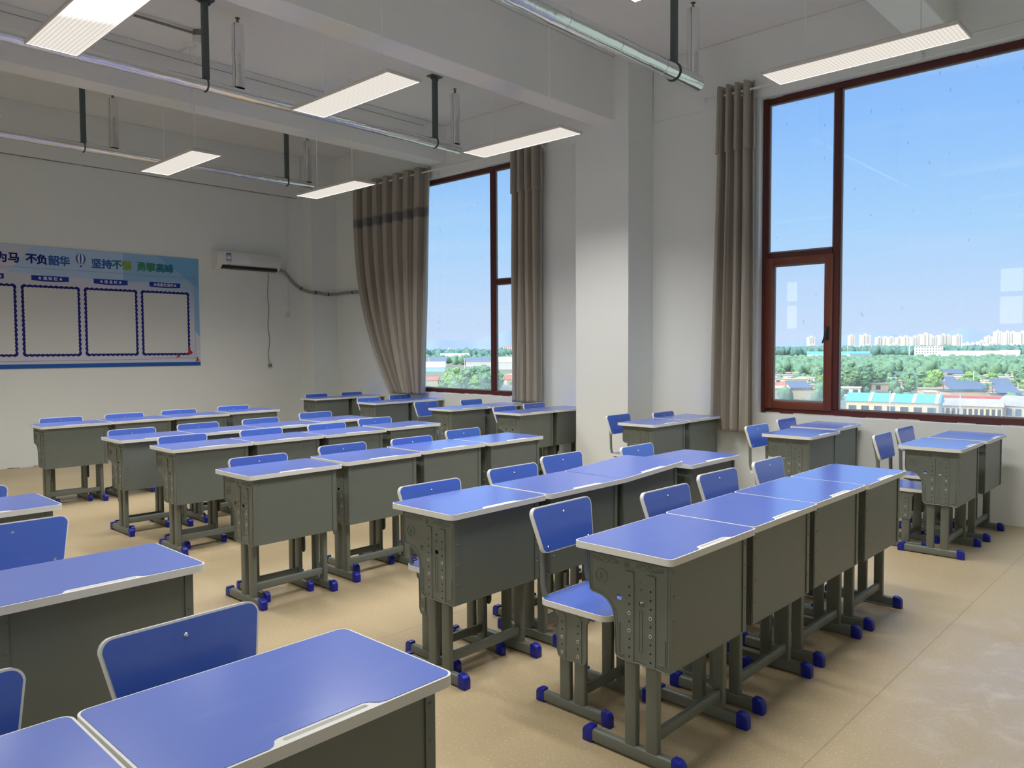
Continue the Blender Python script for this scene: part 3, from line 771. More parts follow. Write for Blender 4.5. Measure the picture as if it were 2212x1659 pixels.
# ------------------------------------------------------------------ hanging lamps
def make_lamp():
    t = empty('pendant_lamp', 'lamp', 'lamp')
    bm = B()
    w, l = 0.150, 0.600
    for a in ((-w, w, -l, -l+0.012), (-w, w, l-0.012, l), (-w, -w+0.012, -l+0.012, l-0.012), (w-0.012, w, -l+0.012, l-0.012)):
        box(bm, a[0], a[1], a[2], a[3], 0.0, 0.022, 0.002)
    box(bm, -w+0.012, w-0.012, -l+0.012, l-0.012, 0.012, 0.022)
    box(bm, -0.10, 0.10, -l+0.05, l-0.05, 0.022, 0.045, 0.006)
    obj('housing', bm, M['lampcase'], t)
    bm = B(); vs = [bm.verts.new(p) for p in ((-w+0.012, -l+0.012, 0.004), (-w+0.012, l-0.012, 0.004), (w-0.012, l-0.012, 0.004), (w-0.012, -l+0.012, 0.004))]
    bm.faces.new(vs)
    obj('diffuser', bm, M['lamp'], t, recalc=False)
    for y in (-0.355, 0.355):
        bm = B(); cyl(bm, (0, y, 0.045), (0, y, 1.18), 0.0040, 6); cyl(bm, (0, y, 1.165), (0, y, 1.18), 0.02, 12); obj('hanger_rod', bm, M['wire'], t)
    for y in (-0.47, 0.47):
        bm = B(); box(bm, 0.00, 0.07, y-0.006, y+0.006, 0.062, 0.070); tube(bm, [(0.01, y, 0.045), (0.035, y, 0.064), (0.06, y, 0.045)], 0.006, 6)
        obj('spring_clip', bm, M['steel'], t)
    return t
lamp0 = make_lamp(); KIDS[lamp0.name] = [(k, []) for k in kids(lamp0)]
LX = (1.60, 3.40, 5.20); LY = (1.82, 4.78, 7.70)
LN = {(0, 0): None, (1, 0): 'lit flat lamp showing only a corner at the top edge right of centre', (2, 0): 'long lit pendant lamp in front of the big right window',
      (0, 1): 'largest lit pendant lamp with louvre lines, cut off at the top left corner', (1, 1): 'lit flat pendant lamp at upper centre left of the sprinkler drop',
      (2, 1): 'lit flat pendant lamp hanging before the pillar and slim curtain', (0, 2): 'sliver of a lit lamp at the left edge',
      (1, 2): 'small lit pendant lamp hanging above the air conditioner side of the back wall', (2, 2): 'small lit pendant lamp in front of the wide left curtain'}
first = True
for j in range(3):
    for i in range(3):
        lab = LN[(i, j)] or 'lit pendant lamp above the nearest left desks'
        p = (LX[i], LY[j], 3.27)
        if first: lamp0.location = p; lamp0['label'] = lab; lamp0['group'] = 'pendant classroom lamps'; first = False
        else: dup(lamp0, p, 0, lab, 'pendant classroom lamps')

# ------------------------------------------------------------------ foil-wrapped sprinkler pipes
def pipe(y, xe, poles, drops, lab, pr):
    t = empty('sprinkler_pipe', lab, 'pipe', (0, y, 3.72), 0, 'foil-wrapped ceiling pipes')
    bm = B(); n = 90; x0 = XL+0.01; rnd = random.Random(int(y*7))
    pts = [(x0+(xe-x0)*k/n, rnd.uniform(-.0016, .0016), rnd.uniform(-.0016, .0016)) for k in range(n+1)]
    tube(bm, pts, [pr+rnd.uniform(-.0015, .0015) for _ in pts], 20)
    x = x0+0.9
    while x < xe-0.2: cyl(bm, (x-0.004, 0, 0), (x+0.004, 0, 0), pr+0.0022, 20); x += 0.62
    obj('foil_wrap', bm, M['foil'], t)
    for x in poles:
        bm = B()
        box(bm, x-0.024, x+0.024, -0.026, -0.020, -0.02, ZC-3.72); box(bm, x-0.024, x-0.020, -0.022, 0.020, 0.05, ZC-3.72); box(bm, x+0.020, x+0.024, -0.022, 0.020, 0.05, ZC-3.72)
        box(bm, x-0.075, x+0.075, -0.05, 0.05, ZC-3.72-0.012, ZC-3.72-0.0005, 0.002)
        cyl(bm, (x-0.045, 0, ZC-3.735), (x-0.045, 0, ZC-3.76), 0.009, 8); cyl(bm, (x+0.045, 0, ZC-3.735), (x+0.045, 0, ZC-3.76), 0.009, 8)
        tube(bm, [(x, (pr+.006)*math.cos(a*PI/10), (pr+.006)*math.sin(a*PI/10)) for a in range(21)], 0.0055, 6)
        obj('hanger_post', bm, M['pole'], t)
    for x in drops:
        bm = B(); rn = random.Random(int(x*31))
        tube(bm, [(x+rn.uniform(-.002, .002), 0, 0.045+0.56*k/10) for k in range(11)], [0.054+rn.uniform(-.003, .002) for _ in range(11)], 16)
        d = obj('upright_sleeve', bm, M['foil'], t)
        bm = B(); cyl(bm, (x, 0, 0.605), (x, 0, 0.635), 0.013, 10); cyl(bm, (x, 0, 0.635), (x, 0, 0.655), 0.007, 8)
        tube(bm, [(x-0.010, 0, 0.63), (x-0.014, 0, 0.645), (x, 0, 0.662)], 0.0025, 5); tube(bm, [(x+0.010, 0, 0.63), (x+0.014, 0, 0.645), (x, 0, 0.662)], 0.0025, 5)
        cyl(bm, (x, 0, 0.660), (x, 0, 0.664), 0.022, 14)
        obj('sprinkler_head', bm, M['brass'], d)
    return t
pipe(3.50, 6.10, (0.40, 3.06, 5.71), (0.75, 3.40, 6.02), 'foil-wrapped sprinkler pipe running out of the top edge, nearest of the three', 0.068)
pipe(6.594, 6.15, (0.53, 3.16, 5.785), (0.84, 3.465, 6.09), 'foil-wrapped sprinkler pipe in the middle, passing behind the upper left lamps', 0.052)
pipe(9.55, 6.09, (0.50, 3.135, 5.69), (0.80, 3.46, 6.02), 'foil-wrapped sprinkler pipe farthest back, close to the poster wall', 0.052)

# ceiling conduit, smoke detector, lamp outlet
t = empty('smoke_detector', 'white smoke detector on a grey box at the end of its ceiling conduit', 'smoke detector', (3.42, 7.27, ZC))
bm = B(); cyl(bm, (0, 0, -0.003), (0, 0, -0.06), 0.045, 16); obj('junction_box', bm, M['cable'], t)
bm = B(); cyl(bm, (0, 0, -0.06), (0, 0, -0.095), 0.054, 20, r1=0.05); cyl(bm, (0, 0, -0.095), (0, 0, -0.118), 0.035, 16, r1=0.03); obj('sensor_head', bm, M['white'], t)
bm = B(); cyl(bm, (-3.70, 0, -0.035), (-0.02, 0, -0.035), 0.0125, 10); obj('conduit', bm, M['cable'], t)
t = empty('ceiling_rose', 'round white ceiling rose with a short trunking stub near the far beam', 'ceiling rose', (3.52, 7.66, ZC))
bm = B(); cyl(bm, (0, 0, -0.002), (0, 0, -0.03), 0.065, 24, r1=0.04); obj('rose_cover', bm, M['white'], t)
bm = B(); box(bm, -0.01, 0.01, 0.03, 0.245, -0.016, -0.002); obj('trunking', bm, M['white'], t)
bm = B(); cyl(bm, (0, 0, -0.03), (-0.06, -0.1, -1.12), 0.0025, 6); obj('flex_cord', bm, M['white'], t)
bm = B(); tube(bm, [(XL+.02, 7.912, 4.37), (2.0, 7.912, 4.375), (XW-.4, 7.912, 4.365)], 0.0025, 6)
tag(obj('beam_cable', bm, M['cable']), 'thin grey cable clipped along the far ceiling beam', 'cable')

# ------------------------------------------------------------------ curtains
def curtain(name, lab, y0t, y1t, y0b, y1b, zt, zb, waves, amp, sweep=0.0, square=2.2, banded=0.0, seed=1, xc=7.03, rings=0, grp=None, vamp=0.3, header=False):
    t = empty(name, lab, 'curtain', (xc, (y0b+y1b)/2, zb), 0, grp)
    bm = B(); nu, nv = waves*24, 96; uv = bm.loops.layers.uv.new('UVMap'); rnd = random.Random(seed)
    ph = [rnd.uniform(-0.35, 0.35) for _ in range(waves*2+2)]
    grid = []
    for j in range(nv+1):
        v = j/nv; row = []
        e = v**2.6
        a0 = y0t+(y0b-y0t)*v; a1 = y1t+(y1b-y1t)*(e if sweep else v)
        for i in range(nu+1):
            s = i/nu; w = 2*PI*waves*s
            k = s*waves*2; kk = int(k); pv = ph[kk]+(ph[min(kk+1, len(ph)-1)]-ph[kk])*(k-kk)
            f = math.tanh(square*math.sin(w+pv*v*2))/math.tanh(square)
            am = amp*(1-0.25*v)*(1+vamp*math.sin(3*v+pv*6)*v)
            yv = a0+(a1-a0)*s + 0.012*v*math.sin(w*0.5+pv*8)
            if sweep: yv += 0.03*math.sin(PI*v)*s
            row.append((bm.verts.new((am*f+0.010*math.sin(7*v+pv*9)*v, yv-(y0b+y1b)/2, zt+(zb-zt)*v-zb)), s, v))
        grid.append(row)
    for j in range(nv):
        for i in range(nu):
            q = [grid[j][i], grid[j][i+1], grid[j+1][i+1], grid[j+1][i]]
            f = bm.faces.new([p[0] for p in q]); f.smooth = True
            for lp, p in zip(f.loops, q): lp[uv].uv = (p[1]*(y1t-y0t)*1.2, p[2])
    o = obj('cloth', bm, M['curtain'], t)
    o.location = (0, 0, 0)
    md = o.modifiers.new('thick', 'SOLIDIFY'); md.thickness = 0.003
    at = o.data.attributes.new('banded', 'FLOAT', 'POINT'); zs = zb
    for k, vx in enumerate(o.data.vertices): at.data[k].value = 1.0 if banded and abs(vx.co.z+zb-3.33) < 0.065 else 0.0
    if header:      # a second layer stitched over the top of the cloth
        bm = B(); gr = []
        for j in range(13):
            v = j/12*(zt-3.32)/(zt-zb); row = []
            for i in range(nu+1):
                s_ = i/nu; k = s_*waves*2; kk = int(k); pv = ph[kk]+(ph[min(kk+1, len(ph)-1)]-ph[kk])*(k-kk)
                f = math.tanh(square*math.sin(2*PI*waves*s_+pv*v*2))/math.tanh(square)
                yv = (y0t+(y0b-y0t)*v-0.012)+((y1t+(y1b-y1t)*v)-(y0t+(y0b-y0t)*v)+0.024)*s_
                row.append(bm.verts.new(((amp+0.008+0.006*v)*f-0.008, yv-(y0b+y1b)/2, zt+(zb-zt)*v-zb+0.004)))
            gr.append(row)
        for j in range(12):
            for i in range(nu): f_ = bm.faces.new((gr[j][i], gr[j][i+1], gr[j+1][i+1], gr[j+1][i])); f_.smooth = True
        h_ = obj('header', bm, M['curtain'], t); md = h_.modifiers.new('thick', 'SOLIDIFY'); md.thickness = 0.003
    # header hem: a second layer stitched over the top
    for k in range(rings):
        y = y0t+(y1t-y0t)*(k+0.5)/rings-(y0b+y1b)/2
        bm = B(); tube(bm, [(0.0+0.022*math.cos(a*PI/8)*0.35, y+0.022*math.cos(a*PI/8), 3.86-zb+0.022*math.sin(a*PI/8)) for a in range(17)], 0.004, 6)
        obj('grommet', bm, M['steel'], t)
    return t
curtain('curtain', 'wide taupe striped curtain at the left window, its lower corner swept to one side', 8.17, 9.86, 8.32, 9.02, 3.93, 0.79, 7, 0.055, sweep=1, banded=1, seed=3, rings=7, grp='taupe window curtains', square=5.0)
curtain('curtain', 'slim gathered taupe curtain on the right side of the left window, behind a lamp', 6.13, 6.56, 6.12, 6.60, 3.93, 0.765, 4, 0.050, seed=5, rings=4, grp='taupe window curtains', square=1.6, header=True)
curtain('curtain', 'narrow gathered taupe curtain hanging between the pillar and the big right window', 3.44, 3.78, 3.41, 3.87, 3.96, 0.60, 4, 0.050, seed=8, rings=4, grp='taupe window curtains', square=1.6, header=True)
def rod(y0, y1, lab, z=3.86):
    t = empty('curtain_rod', lab, 'curtain rod', (7.03, y0, z), 0, 'curtain rods')
    bm = B(); cyl(bm, (0, 0, 0), (0, y1-y0, 0), 0.0125, 14); obj('pole', bm, M['white'], t)
    for y in (0.10, (y1-y0)*0.5+0.08, y1-y0-0.1):
        bm = B(); tube(bm, [(0, y, -0.016), (0.05, y, -0.035), (0.106, y, -0.04)], 0.006, 8); box(bm, 0.098, 0.106, y-0.012, y+0.012, -0.075, 0.0)
        obj('bracket', bm, M['white'], t)
    for y in (-0.02, y1-y0+0.02):
        bm = B(); bmesh.ops.create_icosphere(bm, subdivisions=2, radius=0.024, matrix=Matrix.Translation((0, y, 0)))
        for f in bm.faces: f.smooth = True
        obj('finial', bm, M['white'], t)
rod(6.02, 9.95, 'white curtain rod over the left window carrying the wide curtain')
rod(-0.10, 3.92, 'white curtain rod over the big right window, mostly behind a lamp', 3.885)

# ------------------------------------------------------------------ air conditioner and its lines
def aircon():
    t = empty('air_conditioner', 'white split air conditioner on the back wall beside the poster', 'air conditioner', (5.72, YP, 2.60))
    prof = [(-0.002, 0.0), (-0.10, 0.0), (-0.155, 0.035), (-0.188, 0.075), (-0.197, 0.12), (-0.195, 0.22), (-0.175, 0.250), (-0.12, 0.258), (-0.002, 0.258)]
    bm = B(); L = 0.5
    rings = []
    for x in (-L, -L+0.006, L-0.006, L):
        k = 0.985 if abs(x) == L else 1
        rings.append([bm.verts.new((x, y*k, 0.129+(z-0.129)*k)) for y, z in prof])
    for a, b in zip(rings, rings[1:]):
        for i in range(len(prof)): bm.faces.new((a[i], a[(i+1) % len(prof)], b[(i+1) % len(prof)], b[i]))
    bm.faces.new(rings[0]); bm.faces.new(rings[-1][::-1])
    obj('casing', bm, M['acwhite'], t)
    bm = B(); box(bm, -0.42, 0.44, -0.188, -0.10, 0.004, 0.052); obj('outlet', bm, M['dark'], t).rotation_euler = (0, 0, 0)
    bm = B(); box(bm, -0.42, 0.44, -0.1885, -0.176, 0.006, 0.014, 0.002)
    for k in range(9): box(bm, -0.40+k*0.105, -0.396+k*0.105, -0.187, -0.15, 0.012, 0.05)
    obj('louvre', bm, M['cable'], t)
    bm = B(); box(bm, -0.37, -0.295, -0.1995, -0.196, 0.105, 0.225); lb = obj('energy_label', bm, mat('label_blue', (0.02, 0.16, 0.42), 0.4), t)
    bm = B()
    for z0, z1 in ((0.190, 0.202), (0.135, 0.180), (0.110, 0.122)): box(bm, -0.364, -0.301, -0.2002, -0.1994, z0, z1)
    obj('label_print', bm, mat('label_white', (0.7, 0.72, 0.72), 0.5), lb)
    bm = B(); box(bm, -0.36, -0.31, -0.199, -0.1965, 0.066, 0.071); obj('badge', bm, M['cable'], t)
aircon()
bm = B()
pp = [(6.20, 10.78, 2.64), (6.30, 10.80, 2.655), (6.38, 10.81, 2.62), (6.46, 10.81, 2.54), (6.54, 10.81, 2.46), (6.60, 10.80, 2.41), (6.66, 10.74, 2.36), (6.665, 10.60, 2.325), (6.68, 10.53, 2.318), (6.78, 10.52, 2.315), (6.90, 10.525, 2.30), (7.02, 10.52, 2.30), (7.10, 10.48, 2.31), (7.115, 10.2, 2.318), (7.118, 9.9, 2.315), (7.118, 9.6, 2.33)]
tube(bm, pp, 0.024, 12)
pi_ = obj('refrigerant_pipe', bm, M['wrap']); tag(pi_, 'grey tape-wrapped air conditioner pipe sagging round the corner column', 'pipe')
for a, b in ((5, 6), (8, 9), (10, 11), (13, 14)):
    bm = B(); q = Vector(pp[a]).lerp(Vector(pp[b]), .4); cyl(bm, q, q+(Vector(pp[b])-Vector(pp[a])).normalized()*0.02, 0.027, 12); obj('tie', bm, M['black'], pi_)
t = empty('power_cord', 'grey air conditioner power cord hanging loose with its plug', 'cord', (6.12, 10.83, 1.17))
bm = B(); tube(bm, [(-0.03+0.012*math.sin(k*0.8), -0.01-0.006*math.cos(k), 1.45-1.40*k/24) for k in range(25)], 0.005, 6); obj('cable', bm, M['cable'], t)
bm = B(); box(bm, -0.045, 0.005, -0.035, 0.0, 0.0, 0.05, 0.008, 2)
for s in (-0.032, -0.010): cyl(bm, (s, -0.035, 0.015), (s, -0.052, 0.012), 0.0025, 6)
obj('plug', bm, M['cable'], t)
bm = B(); box(bm, 6.42, 6.442, YP-0.014, YP-0.0005, 2.07, 3.79, 0.003); box(bm, 6.47, 6.475, YP-0.006, YP-0.0005, 1.98, 3.78)
tag(obj('trunking', bm, M['wall']), 'thin white cable trunking running up the back wall from the socket', 'trunking')
t = empty('wall_socket', 'square white wall socket at the foot of the cable trunking', 'socket', (6.432, YP, 1.985))
bm = B(); box(bm, -0.045, 0.045, -0.012, -0.0005, -0.045, 0.045, 0.005, 2); obj('socket_plate', bm, M['white'], t)
bm = B(); box(bm, -0.008, 0.008, -0.0135, -0.011, -0.005, 0.002); box(bm, -0.020, -0.014, -0.0135, -0.011, -0.022, -0.012); box(bm, 0.014, 0.020, -0.0135, -0.011, -0.022, -0.012); obj('socket_slot', bm, M['dark'], t)

# ------------------------------------------------------------------ poster
def poster():
    X0, X1, Z0, Z1 = 1.94, 5.022, 1.214, 2.724
    t = empty('notice_board_poster', 'pale blue class notice board poster with a Chinese title and scalloped frames', 'poster', (X0, YP, Z0))
    y = -0.006
    def col(n, c, r=0.45): return mat('print_'+n, c, r, spec=0.4)
    def P(pts, z, m, name, par=None, thick=0.0008, holes=()):
        """flat printed shape from (x, z) world coordinates"""
        bm = B(); T = Matrix(((1, 0, 0, -X0), (0, 0, -1, y-z), (0, 1, 0, -Z0), (0, 0, 0, 1)))
        plate(bm, pts, 0, thick, holes, T=T); return obj(name, bm, m, par or t)
    # sheet: white-grey print shading to blue at the top right, with faceted triangles
    m, n, b = node_mat('poster_print')
    tcn = n.nodes.new('ShaderNodeTexCoord'); s = n.nodes.new('ShaderNodeSeparateXYZ'); n.links.new(tcn.outputs['Object'], s.inputs[0])
    cx = n.nodes.new('ShaderNodeMath'); cx.operation = 'MULTIPLY_ADD'; cx.inputs[1].default_value = 0.19; cx.inputs[2].default_value = -0.40
    n.links.new(s.outputs['X'], cx.inputs[0])
    cz = n.nodes.new('ShaderNodeMath'); cz.operation = 'MULTIPLY_ADD'; cz.inputs[1].default_value = 0.55
    n.links.new(s.outputs['Z'], cz.inputs[0]); n.links.new(cx.outputs[0], cz.inputs[2])
    rmp = n.nodes.new('ShaderNodeValToRGB'); n.links.new(cz.outputs[0], rmp.inputs[0])
    rmp.color_ramp.elements[0].position = 0.52; rmp.color_ramp.elements[0].color = (0.60, 0.61, 0.72, 1)
    rmp.color_ramp.elements[1].position = 0.98; rmp.color_ramp.elements[1].color = (0.16, 0.42, 0.66, 1)
    n.links.new(rmp.outputs[0], b.inputs['Base Color']); b.inputs['Roughness'].default_value = 0.55
    P([(X0, Z0), (X1, Z0), (X1, Z1), (X0, Z1)], -0.0005, m, 'sheet', thick=0.0055)
    tri = P([(2.68, 2.385), (4.0, 2.34), (4.0, 2.722), (2.945, 2.722)], 0.0052, col('facet', (0.42, 0.57, 0.80)), 'facet', thick=0.0003)
    P([(4.0, 2.34), (5.02, 2.40), (5.02, 2.722), (4.0, 2.722)], 0.0052, col('facet_b', (0.27, 0.47, 0.72)), 'facet', thick=0.0003)
    P([(4.45, 2.722), (4.95, 2.35), (5.02, 2.30), (5.02, 2.722)], 0.0056, col('facet_c', (0.17, 0.42, 0.68)), 'facet', thick=0.0003)
    P([(4.955, 1.70), (5.02, 1.62), (5.02, 2.30), (4.96, 2.36)], 0.0053, col('facet_d', (0.24, 0.47, 0.74)), 'facet', thick=0.0003)
    P([(X0, Z0), (X1, Z0), (X1, 1.266), (X0, 1.266)], 0.0053, col('stripe', (0.01, 0.10, 0.42)), 'bottom_stripe', thick=0.0005)
    navy = col('navy', (0.002, 0.005, 0.16), 0.7); ribm = col('ribbon', (0.005, 0.03, 0.34), 0.7); line = col('line', (0.08, 0.13, 0.33))
    paper = col('paper', (0.68, 0.69, 0.68)); red = col('red', (0.42, 0.015, 0.03)); wht = col('white', (0.75, 0.78, 0.82))
    def seg(a, b_, w, name='rule_line'):
        a, b_ = Vector(a), Vector(b_); d = (b_-a).normalized(); q = Vector((-d.y, d.x))*w/2
        return P([tuple(a-q), tuple(b_-q), tuple(b_+q), tuple(a+q)], 0.006, line, name, thick=0.0004)
    seg((1.98, 2.448), (4.945, 2.455), 0.003); seg((4.955, 2.44), (4.955, 1.32), 0.003); seg((1.98, 1.300), (4.95, 1.312), 0.003)
    seg((4.22, 2.432), (4.925, 2.432), 0.002); seg((4.925, 2.432), (4.925, 2.15), 0.002); seg((4.35, 1.327), (4.93, 1.330), 0.002); seg((4.93, 1.33), (4.93, 1.52), 0.002)
    seg((2.2, 2.425), (2.70, 2.425), 0.002)
    P(circ(4.953, 2.455, 0.014, 16), 0.006, line, 'corner_ring', thick=0.0004, holes=[circ(4.953, 2.455, 0.009, 16)])
    P(circ(4.953, 1.317, 0.010, 12), 0.006, line, 'corner_ring', thick=0.0004, holes=[circ(4.953, 1.317, 0.006, 12)])
    def txt(body, cx, cz, size, m_, name, off=0.0, z=0.0068, par=None, sxx=1.0):
        me = text_mesh(body, size, 0.0003); me.materials.clear()
        if off: bold(me, off); me.materials.append(m_)
        me.name = name
        o = bpy.data.objects.new(name, me); o.rotation_euler = (PI/2, 0, 0); o.scale = (sxx, 1, 1)
        xs = [v.co.x for v in me.vertices] or [0]; zs = [v.co.y for v in me.vertices] or [0]
        mx, mz = (min(xs)+max(xs))/2, (min(zs)+max(zs))/2
        for v in me.vertices: v.co.x -= mx; v.co.y -= mz
        o.location = (cx-X0, y-z, cz-Z0); link(o, par or t); return o
    dk = navy; bl = col('blue', (0.02, 0.10, 0.38)); tl = col('teal', (0.01, 0.16, 0.24)); gr = col('green', (0.04, 0.22, 0.12)); yg = col('yellow_green', (0.20, 0.34, 0.03))
    T_ = [('以', 2.37, dk), ('梦', 2.49, dk), ('为', 2.61, dk), ('马', 2.738, dk), ('不', 2.928, dk), ('负', 3.043, dk), ('韶', 3.172, bl), ('华', 3.295, bl),
          ('坚', 3.672, bl), ('持', 3.797, bl), ('不', 3.922, tl), ('懈', 4.045, yg), ('勇', 4.232, gr), ('攀', 4.358, gr), ('高', 4.485, tl), ('峰', 4.607, tl)]
    for ch, x, m_ in T_: txt(ch, x, 2.560, 0.128, m_, 'title_character', off=0.0048)
    # balloon
    bm = B(); T = Matrix(((1, 0, 0, 3.484-X0), (0, 0, -1, y-0.006), (0, 1, 0, 2.50-Z0), (0, 0, 0, 1)))
    N = 28
    def env(k, s): a = -PI/2+PI*k/N; r = 0.058; xx = r*math.cos(a); zz = 0.112+r*math.sin(a); zz = zz if zz > 0.112 else 0.112-(0.112-zz)*1.35; return (xx*s, zz)
    for i, (s0, s1) in enumerate(((-1, -0.62), (-0.62, -0.2), (-0.2, 0.2), (0.2, 0.62), (0.62, 1))):
        pts = [env(k, s1) for k in range(N+1)]+[env(k, s0) for k in range(N, -1, -1)]
        pts = [p for j, p in enumerate(pts) if j == 0 or (abs(p[0]-pts[j-1][0])+abs(p[1]-pts[j-1][1])) > 1e-5]
        vs = [bm.verts.new((*p, 0.0005)) for p in pts[1:-1]]
        f = bm.faces.new(vs); f.material_index = (0, 1, 0, 1, 0)[i]
    plate(bm, [(-0.012, 0.0), (0.012, 0.0), (0.012, 0.018), (-0.012, 0.018)], 0, 0.0005, mi=2)
    bmesh.ops.transform(bm, matrix=T, verts=bm.verts)
    obj('balloon_print', bm, [bl, wht, navy], t)
    # ribbons and scalloped frames
    rib = [(1.505+0.71*1, '★', 2.42), (0, '★ 通 知 栏 ★', 3.130), (0, '★ 信 息 栏 ★', 3.841), (0, '★班级生活栏★', 4.545)]
    for _, body, cx in rib:
        w = 0.21; pts = [(cx-w, 2.300)]+[(cx-w+2*w*k/8, 2.300-0.010*math.sin(PI*k/8)) for k in range(1, 8)]+[(cx+w, 2.300), (cx+w, 2.362), (cx-w, 2.362)]
        r_ = P(pts, 0.006, ribm, 'ribbon', thick=0.0006)
        if body != '★': txt(body, cx, 2.330, 0.046, wht, 'ribbon_text', off=0.0008, z=0.0078, par=r_)
        else:
            for q in (-0.17, 0.17): txt('★', cx+q, 2.330, 0.046, wht, 'ribbon_text', z=0.0078, par=r_)
    for cx in (2.425, 3.134, 3.841, 4.547):
        x0, x1, z0, z1 = cx-0.295, cx+0.295, 1.395, 2.208
        nx, nz = 11, 15; pts = []
        def bump(a, b_, nn, rad):
            a, b_ = Vector(a), Vector(b_); d = (b_-a)/nn; L = d.length; u = d.normalized(); q = Vector((u.y, -u.x)); o = []
            for k in range(nn):
                for j in range(4): s = j/4; o.append(tuple(a+d*(k+s)+q*rad*math.sin(PI*s)))
            return o
        pts = bump((x0-.025, z0-.025), (x1+.025, z0-.025), nx, 0.013)+bump((x1+.025, z0-.025), (x1+.025, z1+.025), nz, 0.013)+bump((x1+.025, z1+.025), (x0-.025, z1+.025), nx, 0.013)+bump((x0-.025, z1+.025), (x0-.025, z0-.025), nz, 0.013)
        f = P(pts, 0.006, navy, 'scalloped_frame', thick=0.0006)
        pin = bump((x0, z0), (x1, z0), nx+2, 0.007)+bump((x1, z0), (x1, z1), nz+3, 0.007)+bump((x1, z1), (x0, z1), nx+2, 0.007)+bump((x0, z1), (x0, z0), nz+3, 0.007)
        P(pin, 0.0068, paper, 'blank_paper', f, thick=0.0004)
    for cx, cz, s in ((4.862, 1.415, 1.0), (4.70, 1.356, 0.58), (4.975, 1.298, 0.60)):
        sh = [(-0.055, -0.055), (-0.02, -0.045), (0.010, -0.030), (0.028, -0.045), (0.040, -0.050), (0.036, -0.030), (0.052, -0.015), (0.035, 0.0), (0.018, 0.015), (0.012, 0.05), (-0.004, 0.070), (-0.008, 0.045), (-0.012, 0.010), (-0.020, -0.010), (-0.040, -0.035)]
        P([(cx+a*s, cz+b_*s) for a, b_ in sh], 0.0075, red, 'red_bird', thick=0.0005)
poster()

# small things on the floor and wall
bm = B(); random.seed(11)
for k in range(70):
    x = 1.9+k*0.07; h = random.uniform(0.0, 0.012)
    if random.random() < 0.7: box(bm, x, x+random.uniform(0.03, 0.09), YP-0.004, YP+0.001, 0.0, h+0.002)
tag(obj('trim_3', bm, mat('scuffed_plaster', (0.30, 0.27, 0.22), 0.9)), kind='structure')

# ------------------------------------------------------------------ the town outside, seen from the upper floor
GZ = -14.6
def wpart(b):
    if b > 42: return 'seen in the left window'
    if b > 21: return 'seen in the opening casement'
    if b > 17.3: return 'at the left of the big pane'
    if b > 14: return 'left of centre in the big pane'
    if b > 11.8: return 'right of centre in the big pane'
    return 'at the right edge of the big pane'
def pol(b, d): return (d*math.cos(R(b)), d*math.sin(R(b)))
M['ground'] = mat('fields_and_yards', (0.19, 0.20, 0.13), 0.95, var=0.5, scale=0.02)
M['leaf'] = mat('leaf_green', (0.14, 0.25, 0.15), 0.8, spec=0.2, var=0.45, scale=0.9, bump=0.6, bscale=1.6)  # foliage colour lightened to stand in for distance haze
M['leaf2'] = mat('leaf_light_green', (0.19, 0.31, 0.12), 0.8, spec=0.2, var=0.4, scale=0.9, bump=0.6, bscale=1.6)
M['leafd'] = mat('leaf_deep_green', (0.11, 0.22, 0.18), 0.85, spec=0.2, var=0.4, scale=0.05)  # far foliage paled towards blue, haze put into the colour
M['trunk'] = mat('bark', (0.12, 0.09, 0.06), 0.9)
M['cream'] = mat('cream_render', (0.60, 0.50, 0.35), 0.9, var=0.1, scale=0.5)
M['tower'] = mat('pale_tower_render', (0.64, 0.60, 0.53), 0.9)
M['towerside'] = mat('grey_tower_panels', (0.30, 0.32, 0.37), 0.8)
M['wht'] = mat('white_render', (0.62, 0.62, 0.60), 0.85)
M['roofblue'] = mat('blue_sheet_roof', (0.08, 0.34, 0.72), 0.5)
M['paleblue'] = mat('pale_blue_sheet_roof', (0.42, 0.66, 0.80), 0.5)
M['roofred'] = mat('red_tile_roof', (0.46, 0.15, 0.09), 0.8, var=0.2, scale=1)
M['redwall'] = mat('red_brick_wall', (0.48, 0.14, 0.12), 0.9, var=0.15, scale=1)
M['solar'] = mat('solar_panel', (0.11, 0.135, 0.18), 0.25, spec=0.6)
M['roofgrey'] = mat('grey_flat_roof', (0.36, 0.33, 0.29), 0.9, var=0.2, scale=1)
M['pane'] = mat('dark_window_glass', (0.05, 0.07, 0.09), 0.2)
M['hill'] = mat('haze_blue_hill', (0.22, 0.27, 0.35), 1.0, spec=0.0)  # distance haze is put into the base colour of the hills
bm = B(); vs = [bm.verts.new(p) for p in ((XW+1, -9000, GZ), (30000, -9000, GZ), (30000, 34000, GZ), (XW+1, 34000, GZ))]; bm.faces.new(vs)
tag(obj('ground', bm, M['ground']), kind='structure')

